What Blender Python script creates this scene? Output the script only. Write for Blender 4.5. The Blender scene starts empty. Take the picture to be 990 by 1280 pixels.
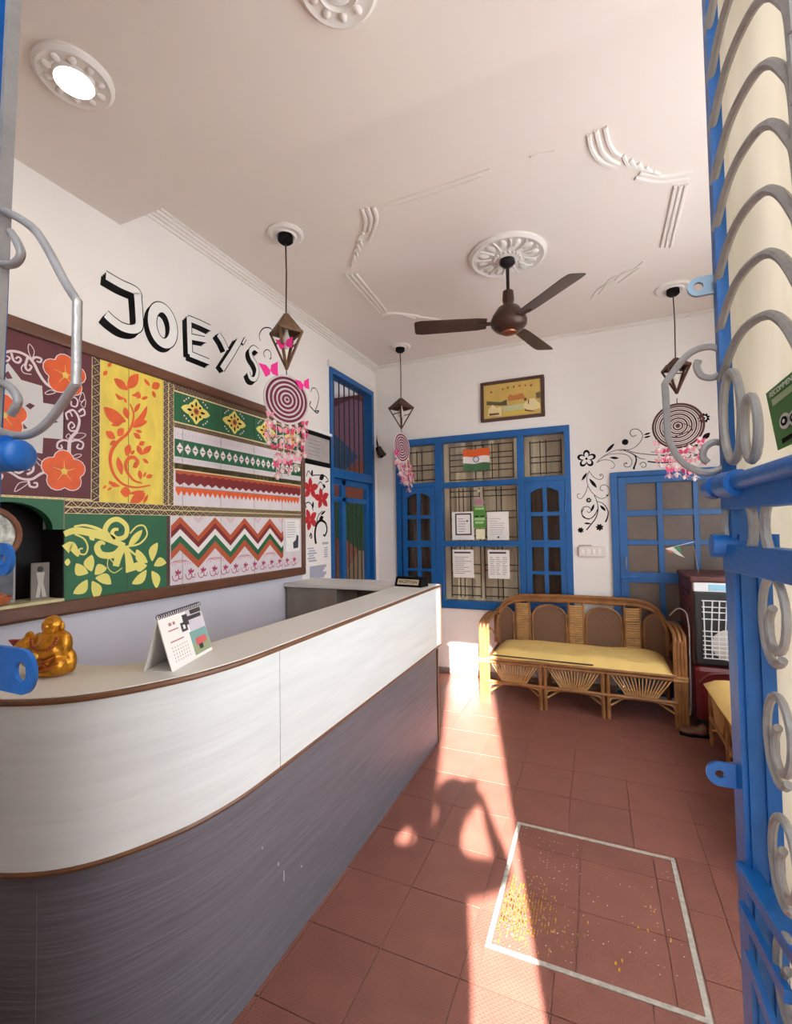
import bpy, bmesh, math, random
from mathutils import Vector, Matrix

random.seed(11)
SC = bpy.context.scene
COL = SC.collection
PI = math.pi

# ------------------------------------------------------------------ camera
CAM_H = 1.45
F_PX = 575.5
YAW, PITCH, ROLL = [math.radians(a) for a in (23.43, 1.963, -0.886)]
_f = Vector((-math.sin(YAW) * math.cos(PITCH), math.cos(YAW) * math.cos(PITCH), math.sin(PITCH)))
_r = Vector((math.cos(YAW), math.sin(YAW), 0))
_u = _r.cross(_f)
CR = math.cos(ROLL) * _r + math.sin(ROLL) * _u
CU = -math.sin(ROLL) * _r + math.cos(ROLL) * _u
CF = _f
CAM = Vector((0, 0, CAM_H))
cd = bpy.data.cameras.new('camera')
cd.sensor_fit = 'VERTICAL'
cd.sensor_height = 36.0
cd.lens = F_PX / 1280 * 36.0
cd.clip_start = 0.01
cam = bpy.data.objects.new('camera', cd)
COL.objects.link(cam)
cam.matrix_world = Matrix((
    (CR.x, CU.x, -CF.x, CAM.x), (CR.y, CU.y, -CF.y, CAM.y), (CR.z, CU.z, -CF.z, CAM.z), (0, 0, 0, 1)))
SC.camera = cam

# ------------------------------------------------------------------ light
SC.view_settings.view_transform = 'Standard'
SC.view_settings.look = 'None'
SC.view_settings.gamma = 1.0
SC.view_settings.use_curve_mapping = False
SC.view_settings.exposure = 1.0

world = bpy.data.worlds.new('sky')
SC.world = world
world.use_nodes = True
_bg = world.node_tree.nodes['Background']
_bg.inputs['Color'].default_value = (0.80, 0.89, 1.0, 1)
_bg.inputs['Strength'].default_value = 3.4

SUN_DIR = Vector((-0.256, 0.967, -0.54)).normalized()      # the way the light travels
sd = bpy.data.lights.new('sun_offscreen', 'SUN')
sd.energy = 24.0
sd.color = (1.0, 0.96, 0.91)
sd.angle = math.radians(0.9)
sun = bpy.data.objects.new('sun_offscreen', sd)
COL.objects.link(sun)
sun.rotation_euler = SUN_DIR.to_track_quat('-Z', 'Y').to_euler()
sun.location = (1, -4, 5)

# ------------------------------------------------------------------ pixel helpers (990 x 1280 frame)
def ray(px, py):
    return CR * ((px - 495) / F_PX) - CU * ((py - 640) / F_PX) + CF
def at(px, py, ax, val):
    i = 'XYZ'.index(ax)
    d = ray(px, py)
    return CAM + d * ((val - CAM[i]) / d[i])
def crop(x0, y0, s):
    return lambda pts: [(x0 + x / s, y0 + y / s) for x, y in pts]

# ------------------------------------------------------------------ materials
def lin(c):
    out = []
    for v in c:
        v = v / 255.0
        out.append(v / 12.92 if v <= 0.04045 else ((v + 0.055) / 1.055) ** 2.4)
    return (out[0], out[1], out[2], 1)
MATS = {}
def mat(name, rgb, rough=0.6, metal=0.0, var=None, bump=None, rnd=0.0, spec=0.5):
    """var=(scale xyz, amount), bump=(scale xyz, strength), rnd=random value shift per object"""
    if name in MATS:
        return MATS[name]
    m = bpy.data.materials.new(name)
    m.use_nodes = True
    nt = m.node_tree
    N, L = nt.nodes, nt.links
    b = N['Principled BSDF']
    b.inputs['Roughness'].default_value = rough
    b.inputs['Metallic'].default_value = metal
    b.inputs['Specular IOR Level'].default_value = spec
    col = lin(rgb)
    b.inputs['Base Color'].default_value = col
    m.diffuse_color = col
    tc = N.new('ShaderNodeTexCoord')
    src = None
    if var:
        mp = N.new('ShaderNodeMapping'); mp.inputs['Scale'].default_value = var[0]
        L.new(tc.outputs['Object'], mp.inputs['Vector'])
        nz = N.new('ShaderNodeTexNoise'); nz.inputs['Scale'].default_value = 1.0; nz.inputs['Detail'].default_value = 5
        L.new(mp.outputs['Vector'], nz.inputs['Vector'])
        mr = N.new('ShaderNodeMapRange')
        mr.inputs['From Min'].default_value = 0.3; mr.inputs['From Max'].default_value = 0.7
        mr.inputs['To Min'].default_value = 1 - var[1]; mr.inputs['To Max'].default_value = 1 + var[1]
        L.new(nz.outputs['Fac'], mr.inputs['Value'])
        src = mr.outputs['Result']
    if rnd:
        oi = N.new('ShaderNodeObjectInfo')
        mr2 = N.new('ShaderNodeMapRange')
        mr2.inputs['To Min'].default_value = 1 - rnd; mr2.inputs['To Max'].default_value = 1 + rnd
        L.new(oi.outputs['Random'], mr2.inputs['Value'])
        if src:
            mu = N.new('ShaderNodeMath'); mu.operation = 'MULTIPLY'
            L.new(src, mu.inputs[0]); L.new(mr2.outputs['Result'], mu.inputs[1]); src = mu.outputs['Value']
        else:
            src = mr2.outputs['Result']
    if src:
        hs = N.new('ShaderNodeHueSaturation')
        hs.inputs['Color'].default_value = col
        L.new(src, hs.inputs['Value'])
        L.new(hs.outputs['Color'], b.inputs['Base Color'])
    if bump:
        mp = N.new('ShaderNodeMapping'); mp.inputs['Scale'].default_value = bump[0]
        L.new(tc.outputs['Object'], mp.inputs['Vector'])
        nz = N.new('ShaderNodeTexNoise'); nz.inputs['Scale'].default_value = 1.0; nz.inputs['Detail'].default_value = 4
        L.new(mp.outputs['Vector'], nz.inputs['Vector'])
        bp = N.new('ShaderNodeBump'); bp.inputs['Strength'].default_value = bump[1]; bp.inputs['Distance'].default_value = 0.01
        L.new(nz.outputs['Fac'], bp.inputs['Height'])
        L.new(bp.outputs['Normal'], b.inputs['Normal'])
    MATS[name] = m
    return m
def emit(name, rgb, strength):
    m = bpy.data.materials.new(name); m.use_nodes = True
    b = m.node_tree.nodes['Principled BSDF']
    b.inputs['Base Color'].default_value = lin(rgb)
    b.inputs['Emission Color'].default_value = lin(rgb)
    b.inputs['Emission Strength'].default_value = strength
    return m
def glass(name, tint=(235, 240, 238), gloss=0.10):
    m = bpy.data.materials.new(name); m.use_nodes = True
    nt = m.node_tree; N, L = nt.nodes, nt.links
    N.remove(N['Principled BSDF'])
    tr = N.new('ShaderNodeBsdfTransparent'); tr.inputs['Color'].default_value = lin(tint)
    gl = N.new('ShaderNodeBsdfGlossy'); gl.inputs['Roughness'].default_value = 0.06
    mx = N.new('ShaderNodeMixShader'); mx.inputs['Fac'].default_value = gloss
    L.new(tr.outputs[0], mx.inputs[1]); L.new(gl.outputs[0], mx.inputs[2])
    L.new(mx.outputs[0], N['Material Output'].inputs['Surface'])
    return m
def frosted(name, rgb, k=0.6):
    m = bpy.data.materials.new(name); m.use_nodes = True
    nt = m.node_tree; N, L = nt.nodes, nt.links
    N.remove(N['Principled BSDF'])
    tc = N.new('ShaderNodeTexCoord')
    mp = N.new('ShaderNodeMapping'); mp.inputs['Scale'].default_value = (9, 9, 2.2)
    L.new(tc.outputs['Object'], mp.inputs['Vector'])
    nz = N.new('ShaderNodeTexNoise'); nz.inputs['Scale'].default_value = 1.0; nz.inputs['Detail'].default_value = 6
    L.new(mp.outputs['Vector'], nz.inputs['Vector'])
    cr = N.new('ShaderNodeValToRGB')
    c = lin(rgb)
    cr.color_ramp.elements[0].position = 0.32; cr.color_ramp.elements[0].color = (c[0]*.80, c[1]*.79, c[2]*.76, 1)
    cr.color_ramp.elements[1].position = 0.68; cr.color_ramp.elements[1].color = c
    L.new(nz.outputs['Fac'], cr.inputs['Fac'])
    a = N.new('ShaderNodeBsdfTranslucent'); d = N.new('ShaderNodeBsdfDiffuse')
    L.new(cr.outputs['Color'], a.inputs['Color']); L.new(cr.outputs['Color'], d.inputs['Color'])
    mx = N.new('ShaderNodeMixShader'); mx.inputs['Fac'].default_value = k
    L.new(d.outputs[0], mx.inputs[1]); L.new(a.outputs[0], mx.inputs[2])
    L.new(mx.outputs[0], N['Material Output'].inputs['Surface'])
    return m

M_WALL = mat('cream_wall_paint', (238, 231, 224), 0.85, var=((1.2, 1.2, 1.2), 0.03), bump=((60, 60, 60), 0.05))
M_LAV = mat('lavender_wall_paint', (226, 221, 230), 0.8, var=((2, 2, 2), 0.04), bump=((60, 60, 60), 0.05))
M_CEIL = mat('ceiling_paint', (234, 222, 212), 0.85, var=((1, 1, 1), 0.02))
M_PLAST = mat('white_plaster', (232, 224, 216), 0.75)
M_TILE = None
M_GROUT = mat('grout', (150, 112, 98), 0.9, var=((30, 30, 30), 0.15))
M_CEMENT = mat('cement_line', (176, 168, 156), 0.9, var=((50, 50, 50), 0.2), bump=((90, 90, 90), 0.4))
M_BLUE = mat('blue_gloss_paint', (18, 90, 154), 0.35, var=((6, 6, 3), 0.10), bump=((40, 40, 12), 0.06))
M_GBLUE = mat('blue_gate_paint', (20, 100, 178), 0.4, var=((30, 30, 30), 0.10), bump=((120, 120, 120), 0.1))
M_NAVY = M_GBLUE
M_SILVER = mat('silver_painted_rod', (160, 157, 154), 0.45, 0.25, var=((60, 60, 60), 0.12), bump=((200, 200, 200), 0.15))
M_DKSILV = M_SILVER
M_WHITELAM = mat('white_wood_laminate', (222, 226, 224), 0.38, var=((2.2, 2.2, 26), 0.055), bump=((4, 4, 70), 0.12))
M_TOPLAM = mat('counter_top_laminate', (226, 222, 214), 0.42, var=((3, 3, 3), 0.04))
M_GREYLAM = mat('dark_grey_laminate', (104, 103, 111), 0.42, var=((3, 3, 45), 0.14), bump=((5, 5, 90), 0.35))
M_BEAD = mat('brown_edge_bead', (112, 74, 48), 0.4, var=((20, 20, 20), 0.2))
M_BRGREY = mat('grey_brown_panel', (148, 136, 124), 0.6, var=((12, 12, 4), 0.10))
M_FRAMEWOOD = mat('brown_varnished_wood', (104, 64, 44), 0.35, var=((8, 6, 30), 0.2))
M_BLACK = mat('black_paint', (14, 13, 14), 0.7, spec=0.15)
M_WHITE = mat('white_paint', (240, 236, 230), 0.7)
M_PAPER = mat('white_paper', (238, 232, 226), 0.8)

# ------------------------------------------------------------------ mesh builder
WM = {}
def wmat(o):
    return WM.get(o.name, Matrix.Identity(4))
class MB:
    def __init__(s):
        s.v, s.f = [], []
    def add(s, vs, fs):
        n = len(s.v)
        s.v += [tuple(v) for v in vs]
        s.f += [tuple(i + n for i in f) for f in fs]
        return s
    def box(s, a, b):
        x0, y0, z0 = a; x1, y1, z1 = b
        return s.add([(x0,y0,z0),(x1,y0,z0),(x1,y1,z0),(x0,y1,z0),(x0,y0,z1),(x1,y0,z1),(x1,y1,z1),(x0,y1,z1)],
                     [(3,2,1,0),(4,5,6,7),(0,1,5,4),(1,2,6,5),(2,3,7,6),(3,0,4,7)])
    def bar(s, p, q, w, h, up=(0, 0, 1)):
        p, q = Vector(p), Vector(q); d = (q - p).normalized(); up = Vector(up)
        if abs(d.dot(up)) > 0.98: up = Vector((0, 1, 0))
        sx = d.cross(up).normalized(); sy = sx.cross(d)
        vs = []
        for c in (p, q):
            for a, b in ((-1,-1),(1,-1),(1,1),(-1,1)):
                vs.append(c + sx * (a*w/2) + sy * (b*h/2))
        return s.add(vs, [(3,2,1,0),(4,5,6,7),(0,1,5,4),(1,2,6,5),(2,3,7,6),(3,0,4,7)])
    def tube(s, pts, r, n=8, closed=False, r2=None):
        pts = [Vector(p) for p in pts]; k = len(pts)
        rs = [r + ((r2 - r) * i / max(1, k - 1) if r2 is not None else 0) for i in range(k)]
        vs = []; prev = None
        for i, p in enumerate(pts):
            if closed: d = pts[(i+1) % k] - pts[i-1]
            else: d = pts[min(i+1, k-1)] - pts[max(i-1, 0)]
            d = d.normalized() if d.length > 1e-9 else Vector((0, 0, 1))
            if prev is None:
                up = Vector((0, 0, 1)) if abs(d.z) < 0.9 else Vector((1, 0, 0))
                a = d.cross(up).normalized()
            else:
                a = (prev - d * prev.dot(d)).normalized()
            prev = a; b = d.cross(a)
            for j in range(n):
                t = 2 * PI * j / n
                vs.append(p + (a * math.cos(t) + b * math.sin(t)) * rs[i])
        fs = []
        for i in range(k if closed else k - 1):
            for j in range(n):
                fs.append((i*n + j, i*n + (j+1) % n, ((i+1) % k)*n + (j+1) % n, ((i+1) % k)*n + j))
        if not closed:
            fs += [tuple(range(n))[::-1], tuple((k-1)*n + j for j in range(n))]
        return s.add(vs, fs)
    def lathe(s, prof, n=24, c=(0, 0, 0), m=None):
        vs, fs = [], []
        for r, z in prof:
            for j in range(n):
                t = 2 * PI * j / n
                p = Vector((r * math.cos(t), r * math.sin(t), z))
                if m: p = m @ p
                vs.append(p + Vector(c))
        k = len(prof)
        for i in range(k - 1):
            for j in range(n):
                fs.append((i*n + j, i*n + (j+1) % n, (i+1)*n + (j+1) % n, (i+1)*n + j))
        fs += [tuple(range(n))[::-1], tuple((k-1)*n + j for j in range(n))]
        return s.add(vs, fs)
    def ball(s, c, r, n=12, m=6, rot=None):
        c = Vector(c); r = Vector(r) if not isinstance(r, (int, float)) else Vector((r, r, r))
        vs = []
        for i in range(m + 1):
            ph = PI * i / m
            for j in range(n):
                t = 2 * PI * j / n
                p = Vector((r.x*math.sin(ph)*math.cos(t), r.y*math.sin(ph)*math.sin(t), r.z*math.cos(ph)))
                if rot: p = rot @ p
                vs.append(c + p)
        fs = []
        for i in range(m):
            for j in range(n):
                fs.append((i*n + j, (i+1)*n + j, (i+1)*n + (j+1) % n, i*n + (j+1) % n))
        return s.add(vs, fs)
    def prism(s, poly, off):
        """poly: list of 3D points, off: extrusion vector"""
        off = Vector(off); n = len(poly)
        vs = [Vector(p) for p in poly] + [Vector(p) + off for p in poly]
        fs = [tuple(range(n))[::-1], tuple(range(n, 2*n))]
        for i in range(n):
            fs.append((i, (i+1) % n, n + (i+1) % n, n + i))
        return s.add(vs, fs)
    def build(s, name, m, parent=None, smooth=False, bevel=0.0, local=False, label=None):
        me = bpy.data.meshes.new(name)
        vs = s.v
        if parent is not None and not local:
            inv = wmat(parent).inverted()
            vs = [tuple(inv @ Vector(v)) for v in vs]
        me.from_pydata(vs, [], s.f)
        if isinstance(m, (list, tuple)):
            for k in m: me.materials.append(k)
        else:
            me.materials.append(m)
        bm = bmesh.new(); bm.from_mesh(me)
        bmesh.ops.remove_doubles(bm, verts=bm.verts, dist=1e-6)
        bmesh.ops.recalc_face_normals(bm, faces=bm.faces)
        bm.to_mesh(me); bm.free()
        if smooth:
            for p in me.polygons: p.use_smooth = True
            try: me.set_sharp_from_angle(angle=math.radians(40))
            except Exception: pass
        o = bpy.data.objects.new(name, me)
        COL.objects.link(o)
        if parent is not None:
            o.parent = parent
            WM[o.name] = wmat(parent)
        if bevel:
            bv = o.modifiers.new('bevel', 'BEVEL'); bv.width = bevel; bv.segments = 2; bv.limit_method = 'ANGLE'
        if label: o['label'] = label
        return o
def tag(o, label, cat, group=None):
    o['label'] = label; o['category'] = cat
    if group: o['group'] = group
    return o
def thing(name, label, cat, loc=(0, 0, 0), rz=0.0, group=None):
    o = bpy.data.objects.new(name, None)
    COL.objects.link(o)
    o.empty_display_size = 0.1
    o.location = loc; o.rotation_euler = (0, 0, rz)
    WM[o.name] = Matrix.Translation(Vector(loc)) @ Matrix.Rotation(rz, 4, 'Z')
    return tag(o, label, cat, group)
def struct(o):
    o['kind'] = 'structure'
    return o
def spline(pts, n=8, closed=False):
    P = [Vector(p) for p in pts]; k = len(P); out = []
    for i in range(k if closed else k - 1):
        p0 = P[(i-1) % k] if closed or i > 0 else P[0]
        p1, p2 = P[i], P[(i+1) % k]
        p3 = P[(i+2) % k] if closed or i + 2 < k else P[-1]
        for j in range(n):
            t = j / n
            out.append(0.5 * ((2*p1) + (p2-p0)*t + (2*p0-5*p1+4*p2-p3)*t*t + (3*p1-p0-3*p2+p3)*t**3))
    if not closed: out.append(P[-1])
    return out

class Deco:
    """flat paint / print laid on a plane, axis ax at val, sgn = side the paint faces"""
    def __init__(s, ax, val, sgn):
        s.ax, s.val, s.sgn = ax, val, sgn
        s.mb = MB(); s.off = 0.001; s.k = 0; s.cuts = []
    def p(s, px, py):
        q = at(px, py, s.ax, s.val)
        return {'X': (q.y, q.z), 'Y': (q.x, q.z), 'Z': (q.x, q.y)}[s.ax]
    def pp(s, pts): return [s.p(*q) for q in pts]
    def w(s, uv):
        o = s.val + s.sgn * (s.off + s.k * 1.4e-5)
        return {'X': (o, uv[0], uv[1]), 'Y': (uv[0], o, uv[1]), 'Z': (uv[0], uv[1], o)}[s.ax]
    def poly(s, pts):
        s.k += 1; s.cuts.append((len(s.mb.v), len(s.mb.f))); s.mb.add([s.w(q) for q in pts], [tuple(range(len(pts)))]); return s
    def rect(s, u0, v0, u1, v1): return s.poly([(u0, v0), (u1, v0), (u1, v1), (u0, v1)])
    def ell(s, c, ru, rv, n=16, a=0.0):
        ca, sa = math.cos(a), math.sin(a)
        return s.poly([(c[0] + ru*math.cos(t)*ca - rv*math.sin(t)*sa, c[1] + ru*math.cos(t)*sa + rv*math.sin(t)*ca)
                       for t in [2*PI*i/n for i in range(n)]])
    def stroke(s, pts, w, w2=None, sm=6, closed=False, w1=None):
        """ribbon along pts; w start width, w2 end width, w1 middle width"""
        P = spline([(q[0], q[1], 0) for q in pts], sm, closed) if sm > 1 and len(pts) > 2 else [Vector((q[0], q[1], 0)) for q in pts]
        k = len(P); vs = []; s.k += 1; s.cuts.append((len(s.mb.v), len(s.mb.f)))
        for i, p in enumerate(P):
            d = (P[(i+1) % k] - P[i-1]) if closed else (P[min(i+1, k-1)] - P[max(i-1, 0)])
            d = d.normalized() if d.length > 1e-9 else Vector((1, 0, 0))
            nrm = Vector((-d.y, d.x, 0)); t = i / max(1, k - 1)
            ww = w + ((w2 - w) * t if w2 is not None else 0)
            if w1 is not None: ww = ww * abs(2*t - 1) + w1 * (1 - abs(2*t - 1))
            vs += [s.w(p + nrm*ww/2), s.w(p - nrm*ww/2)]
        fs = [(2*i, 2*i+1, (2*i+3) % (2*k), (2*i+2) % (2*k)) for i in range(k if closed else k - 1)]
        s.mb.add(vs, fs); return s
    def leaf(s, a, b, w, bend=0.0, n=8):
        """pointed petal from a to b, widest in the middle"""
        a, b = Vector((a[0], a[1])), Vector((b[0], b[1])); d = b - a; nr = Vector((-d.y, d.x)).normalized()
        L_, R_ = [], []
        for i in range(n + 1):
            t = i / n; c = a + d*t + nr*bend*math.sin(PI*t); h = w/2*math.sin(PI*min(1, t*0.92 + 0.04))
            if i == n: h = 0
            L_.append(c + nr*h); R_.append(c - nr*h)
        return s.poly([tuple(q) for q in L_] + [tuple(q) for q in R_[::-1]][1:])
    def done(s, name, m, parent, split=False, stuff=False):
        if split:                       # every connected face strip becomes a part of its own
            bound = s.cuts + [(len(s.mb.v), len(s.mb.f))]
            for (v0, f0), (v1, f1) in zip(bound[:-1], bound[1:]):
                b_ = MB(); b_.v = s.mb.v[v0:v1]; b_.f = [tuple(i - v0 for i in f) for f in s.mb.f[f0:f1]]
                o = b_.build(name, m, parent)
        else:
            o = s.mb.build(name, m, parent)
        if stuff: o['kind'] = 'stuff'
        s.cuts = []
        s.mb = MB(); s.k = 0
        return o
# ================================================================== the room
XL, XR, YB, YF = -2.148, 1.42, 4.45, -0.42
ZC, ZS, YS = 3.194, 2.991, 1.533         # ceiling, lowered soffit, where the soffit ends

# floor: bed of grout + single tiles
def tile_material():
    m = mat('red_oxide_tile', (134, 84, 72), 0.36, var=((7, 7, 7), 0.10), rnd=0.07)
    nt = m.node_tree; N, L = nt.nodes, nt.links
    tc = N.new('ShaderNodeTexCoord'); sp = N.new('ShaderNodeSeparateXYZ')
    L.new(tc.outputs['Object'], sp.inputs[0])
    outs = []
    for ax in (0, 1):
        a = N.new('ShaderNodeMath'); a.operation = 'MULTIPLY'; a.inputs[1].default_value = 2*PI/0.0165
        L.new(sp.outputs[ax], a.inputs[0])
        b = N.new('ShaderNodeMath'); b.operation = 'SINE'; L.new(a.outputs[0], b.inputs[0]); outs.append(b.outputs[0])
    mu = N.new('ShaderNodeMath'); mu.operation = 'MULTIPLY'
    L.new(outs[0], mu.inputs[0]); L.new(outs[1], mu.inputs[1])
    mx = N.new('ShaderNodeMath'); mx.operation = 'MAXIMUM'; mx.inputs[1].default_value = 0.25
    L.new(mu.outputs[0], mx.inputs[0])
    bp = N.new('ShaderNodeBump'); bp.inputs['Strength'].default_value = 0.35; bp.inputs['Distance'].default_value = 0.003
    L.new(mx.outputs[0], bp.inputs['Height'])
    L.new(bp.outputs['Normal'], N['Principled BSDF'].inputs['Normal'])
    return m
M_TILE = tile_material()
floor = struct(MB().box((XL - 0.1, YF - 0.1, -0.10), (XR + 0.1, YB + 0.1, -0.0045)).build('floor', M_GROUT))
TX, TY, GX, GY, GAP = 0.28, 0.294, -0.723, 1.475, 0.0028
HX0, HX1, HY0, HY1 = -0.392, 0.272, 1.620, 2.345        # inspection hatch
_full = None
def cut(r, h):
    x0, y0, x1, y1 = r; a0, b0, a1, b1 = h
    if x1 <= a0 or x0 >= a1 or y1 <= b0 or y0 >= b1: return [r]
    out = []
    if x0 < a0: out.append((x0, y0, a0, y1)); x0 = a0
    if x1 > a1: out.append((a1, y0, x1, y1)); x1 = a1
    if y0 < b0: out.append((x0, y0, x1, b0))
    if y1 > b1: out.append((x0, b1, x1, y1))
    return out
for i in range(-6, 9):
    for j in range(-7, 12):
        x0, y0 = GX + i*TX, GY + j*TY
        r = (max(x0, XL), max(y0, YF), min(x0 + TX, XR), min(y0 + TY, YB))
        if r[2] - r[0] < 0.02 or r[3] - r[1] < 0.02: continue
        if r[2] < -1.06 and r[1] > 0.8 and r[3] < 2.9: continue      # under the desk side of the counter, out of sight
        for (a, b, c, d) in cut(r, (HX0, HY0, HX1 + .0055, HY1)):
            if c - a < 0.012 or d - b < 0.012: continue
            cx, cy = (a + c)/2, (b + d)/2; w, h = (c - a - GAP)/2, (d - b - GAP)/2
            if abs(c - a - TX) < 1e-6 and abs(d - b - TY) < 1e-6:
                if _full is None:
                    o = MB().box((-w, -h, -0.006), (w, h, 0)).build('tile', M_TILE, bevel=0.0012); _full = o.data
                else:
                    o = bpy.data.objects.new('tile', _full); COL.objects.link(o)
                    bv = o.modifiers.new('bevel', 'BEVEL'); bv.width = 0.0012; bv.segments = 2
            else:
                o = MB().box((-w, -h, -0.006), (w, h, 0)).build('tile', M_TILE)
            o.parent = floor; o.location = (cx, cy, random.uniform(-0.0006, 0.0006))

# inspection hatch let into the floor
hatch = thing('floor_hatch', 'tiled inspection hatch with pale cement border and yellow paint specks in the floor', 'hatch', (-0.06, 1.98, 0))
fr = MB()
bw = 0.017
fr.box((HX0, HY0, -0.02), (HX0 + bw, HY1, 0.0015)); fr.box((HX1 - bw, HY0, -0.02), (HX1, HY1, 0.0015))
fr.box((HX0 + bw, HY0, -0.02), (HX1 - bw, HY0 + bw, 0.0015)); fr.box((HX0 + bw, HY1 - bw, -0.02), (HX1 - bw, HY1, 0.0015))
fr.build('cement_border', M_CEMENT, hatch)
gx = [HX0 + bw, -0.10, 0.186, HX1 - bw]; gy = [HY0 + bw, 1.90, 2.19, HY1 - bw]
for i in range(3):
    for j in range(3):
        MB().box((gx[i] + .0014, gy[j] + .0014, -0.02), (gx[i+1] - .0014, gy[j+1] - .0014, 0.0005)).build('tile', M_TILE, hatch)
M_YEL = mat('yellow_paint_spot', (206, 150, 40), 0.6); M_CHIP = mat('pale_chip', (214, 186, 170), 0.7)
yb, wb = MB(), MB()
def fleck(mb, x, y, rx, ry):
    n = 6
    mb.add([(x + rx*math.cos(2*PI*k/n)*random.uniform(.6, 1.2), y + ry*math.sin(2*PI*k/n)*random.uniform(.6, 1.2), 0.0022) for k in range(n)], [tuple(range(n))])
for k in range(420):
    t = random.random()
    x = round((-0.365 + abs(random.gauss(0, 0.085)))/.011)*.011; y = 1.815 + random.gauss(0, 0.062)
    if HX0 + .02 < x < HX1 - .02 and HY0 + .02 < y < HY1: fleck(yb, x, y, random.uniform(.0012, .0034), random.uniform(.003, .011))
for (x, y) in [(0.02, 1.72), (0.03, 1.70), (0.15, 2.02), (0.16, 2.0), (0.1, 1.9), (0.13, 1.9), (.2, 1.89), (0.04, 1.74)]:
    fleck(yb, x, y, .004, .009)
for k in range(260):
    x = round(random.uniform(HX0 + .03, HX1 - .03) / .0165) * .0165; y = round(random.uniform(HY0 + .03, HY1 - .03) / .0165) * .0165
    if random.random() < 0.35 + 0.65 * (x < -0.1): fleck(wb, x, y, random.uniform(.0015, .004), random.uniform(.0015, .004))
o = yb.build('yellow_paint_specks', M_YEL, hatch); o['kind'] = 'stuff'
o = wb.build('worn_bump_tips', M_CHIP, hatch); o['kind'] = 'stuff'

# walls
T = 0.12
DY0, DY1, DZ = 3.50, 4.372, 2.90          # door opening in the left wall
wl = MB()
NY0, NY1, NZ0, NZ1 = 0.76, 1.252, 1.165, 1.585      # niche behind the painted board
wl.box((XL - T, YF - .1, 1.10), (XL, NY0, ZC + .1)); wl.box((XL - T, NY1, 1.10), (XL, DY0, ZC + .1))
wl.box((XL - T, NY0, 1.10), (XL, NY1, NZ0)); wl.box((XL - T, NY0, NZ1), (XL, NY1, ZC + .1))
wl.box((XL - T, DY0, DZ), (XL, DY1, ZC + .1))
wl.box((XL - T, DY1, 0), (XL, YB + T, ZC + .1))
wall_left = struct(wl.build('wall_left', M_WALL))
dado = MB().box((XL - T, YF - .1, 0), (XL, DY0, 1.10)).build('lavender_dado', M_LAV, wall_left)
# back wall with the big window and the door
WX0, WX1, WZ0, WZ1 = -1.916, -0.196, 0.650, 2.360
EX0, EX1, EZ1 = 0.125, 1.18, 1.900
wb_ = MB()
wb_.box((XL - T, YB, 0), (WX0, YB + T, ZC + .1)); wb_.box((WX0, YB, 0), (WX1, YB + T, WZ0)); wb_.box((WX0, YB, WZ1), (WX1, YB + T, ZC + .1))
wb_.box((WX1, YB, 0), (EX0, YB + T, ZC + .1)); wb_.box((EX0, YB, EZ1), (EX1, YB + T, ZC + .1)); wb_.box((EX1, YB, 0), (XR + T, YB + T, ZC + .1))
wall_back = struct(wb_.build('wall_back', M_WALL))
RY0, RY1, RZ0, RZ1 = 0.35, 3.35, 0.75, 2.75        # frosted window that lights the room from the right
wr_ = MB().box((XR, YF - .1, 0), (XR + T, RY0, ZC + .1)); wr_.box((XR, RY1, 0), (XR + T, YB + T, ZC + .1)); wr_.box((XR, RY0, 0), (XR + T, RY1, RZ0)); wr_.box((XR, RY0, RZ1), (XR + T, RY1, ZC + .1))
struct(wr_.build('wall_right', M_WALL))
M_FROST = frosted('frosted_sheet', (250, 250, 250), 0.9)
wfr = struct(MB().box((XR + .05, RY0, RZ0), (XR + .054, RY1, RZ1)).build('window_right_offscreen', M_FROST))
for i in range(5):
    y = RY0 + (RY1 - RY0 - .04)*i/4; MB().box((XR + .03, y, RZ0), (XR + .07, y + .04, RZ1)).build('mullion', M_BLUE, wfr)
for z in (RZ0, 1.9, RZ1 - .04): MB().box((XR + .032, RY0, z), (XR + .068, RY1, z + .04)).build('rail', M_BLUE, wfr)
struct(MB().box((XL - .1, YB - 0.004, 2.949), (XR, YB, 2.958)).build('trim_1', M_WALL))
# torn skirting at the foot of the back wall
sk = MB(); xs = [-2.14 + i*0.062 for i in range(22)]
poly = [(-2.14, YB - .012, 0.10)] + [(x, YB - .012, 0.07 + random.uniform(-.035, .02)) for x in xs] + [(xs[-1], YB - .012, 0.10)]
struct(MB().box((XL, YB - .010, 0), (0.12, YB, 0.055)).build('baseboard_back', mat('grey_skirting', (150, 132, 124), 0.8, var=((14, 14, 30), .3))))
struct(MB().box((XR - .012, 0.3, 0), (XR, YB, 0.09)).build('baseboard_right', M_TILE))
# front wall round the gate opening, frosted glazing beside it
OX0, OX1 = -0.080, 0.487
HX_0, HX_1, HZ_0, HZ_1 = -0.250, -0.135, 1.350, 1.450       # small arched hole added beside the opening to throw a light patch on the floor
wf = MB()
ya, yb = YF - .08, YF
wf.box((XL - T, ya, 0), (HX_0, yb, 3.3)); wf.box((HX_1, ya, 0), (OX0, yb, 3.3)); wf.box((HX_0, ya, 0), (HX_1, yb, HZ_0)); wf.box((HX_0, ya, HZ_1), (HX_1, yb, 3.3))
for i in range(10):
    x = HX_0 + (HX_1 - HX_0)*i/10; m_ = (i + .5)/5 - 1
    wf.box((x, ya, HZ_0 + .03 + (HZ_1 - HZ_0 - .03)*math.sqrt(max(0, 1 - m_*m_))), (x + (HX_1 - HX_0)/10, yb, HZ_1))
wf.box((OX1, ya, 0), (XR + T, yb, 3.3)); wf.box((OX0, ya, 3.22), (OX1, yb, 3.3))
struct(wf.build('wall_front', M_WALL))
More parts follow.
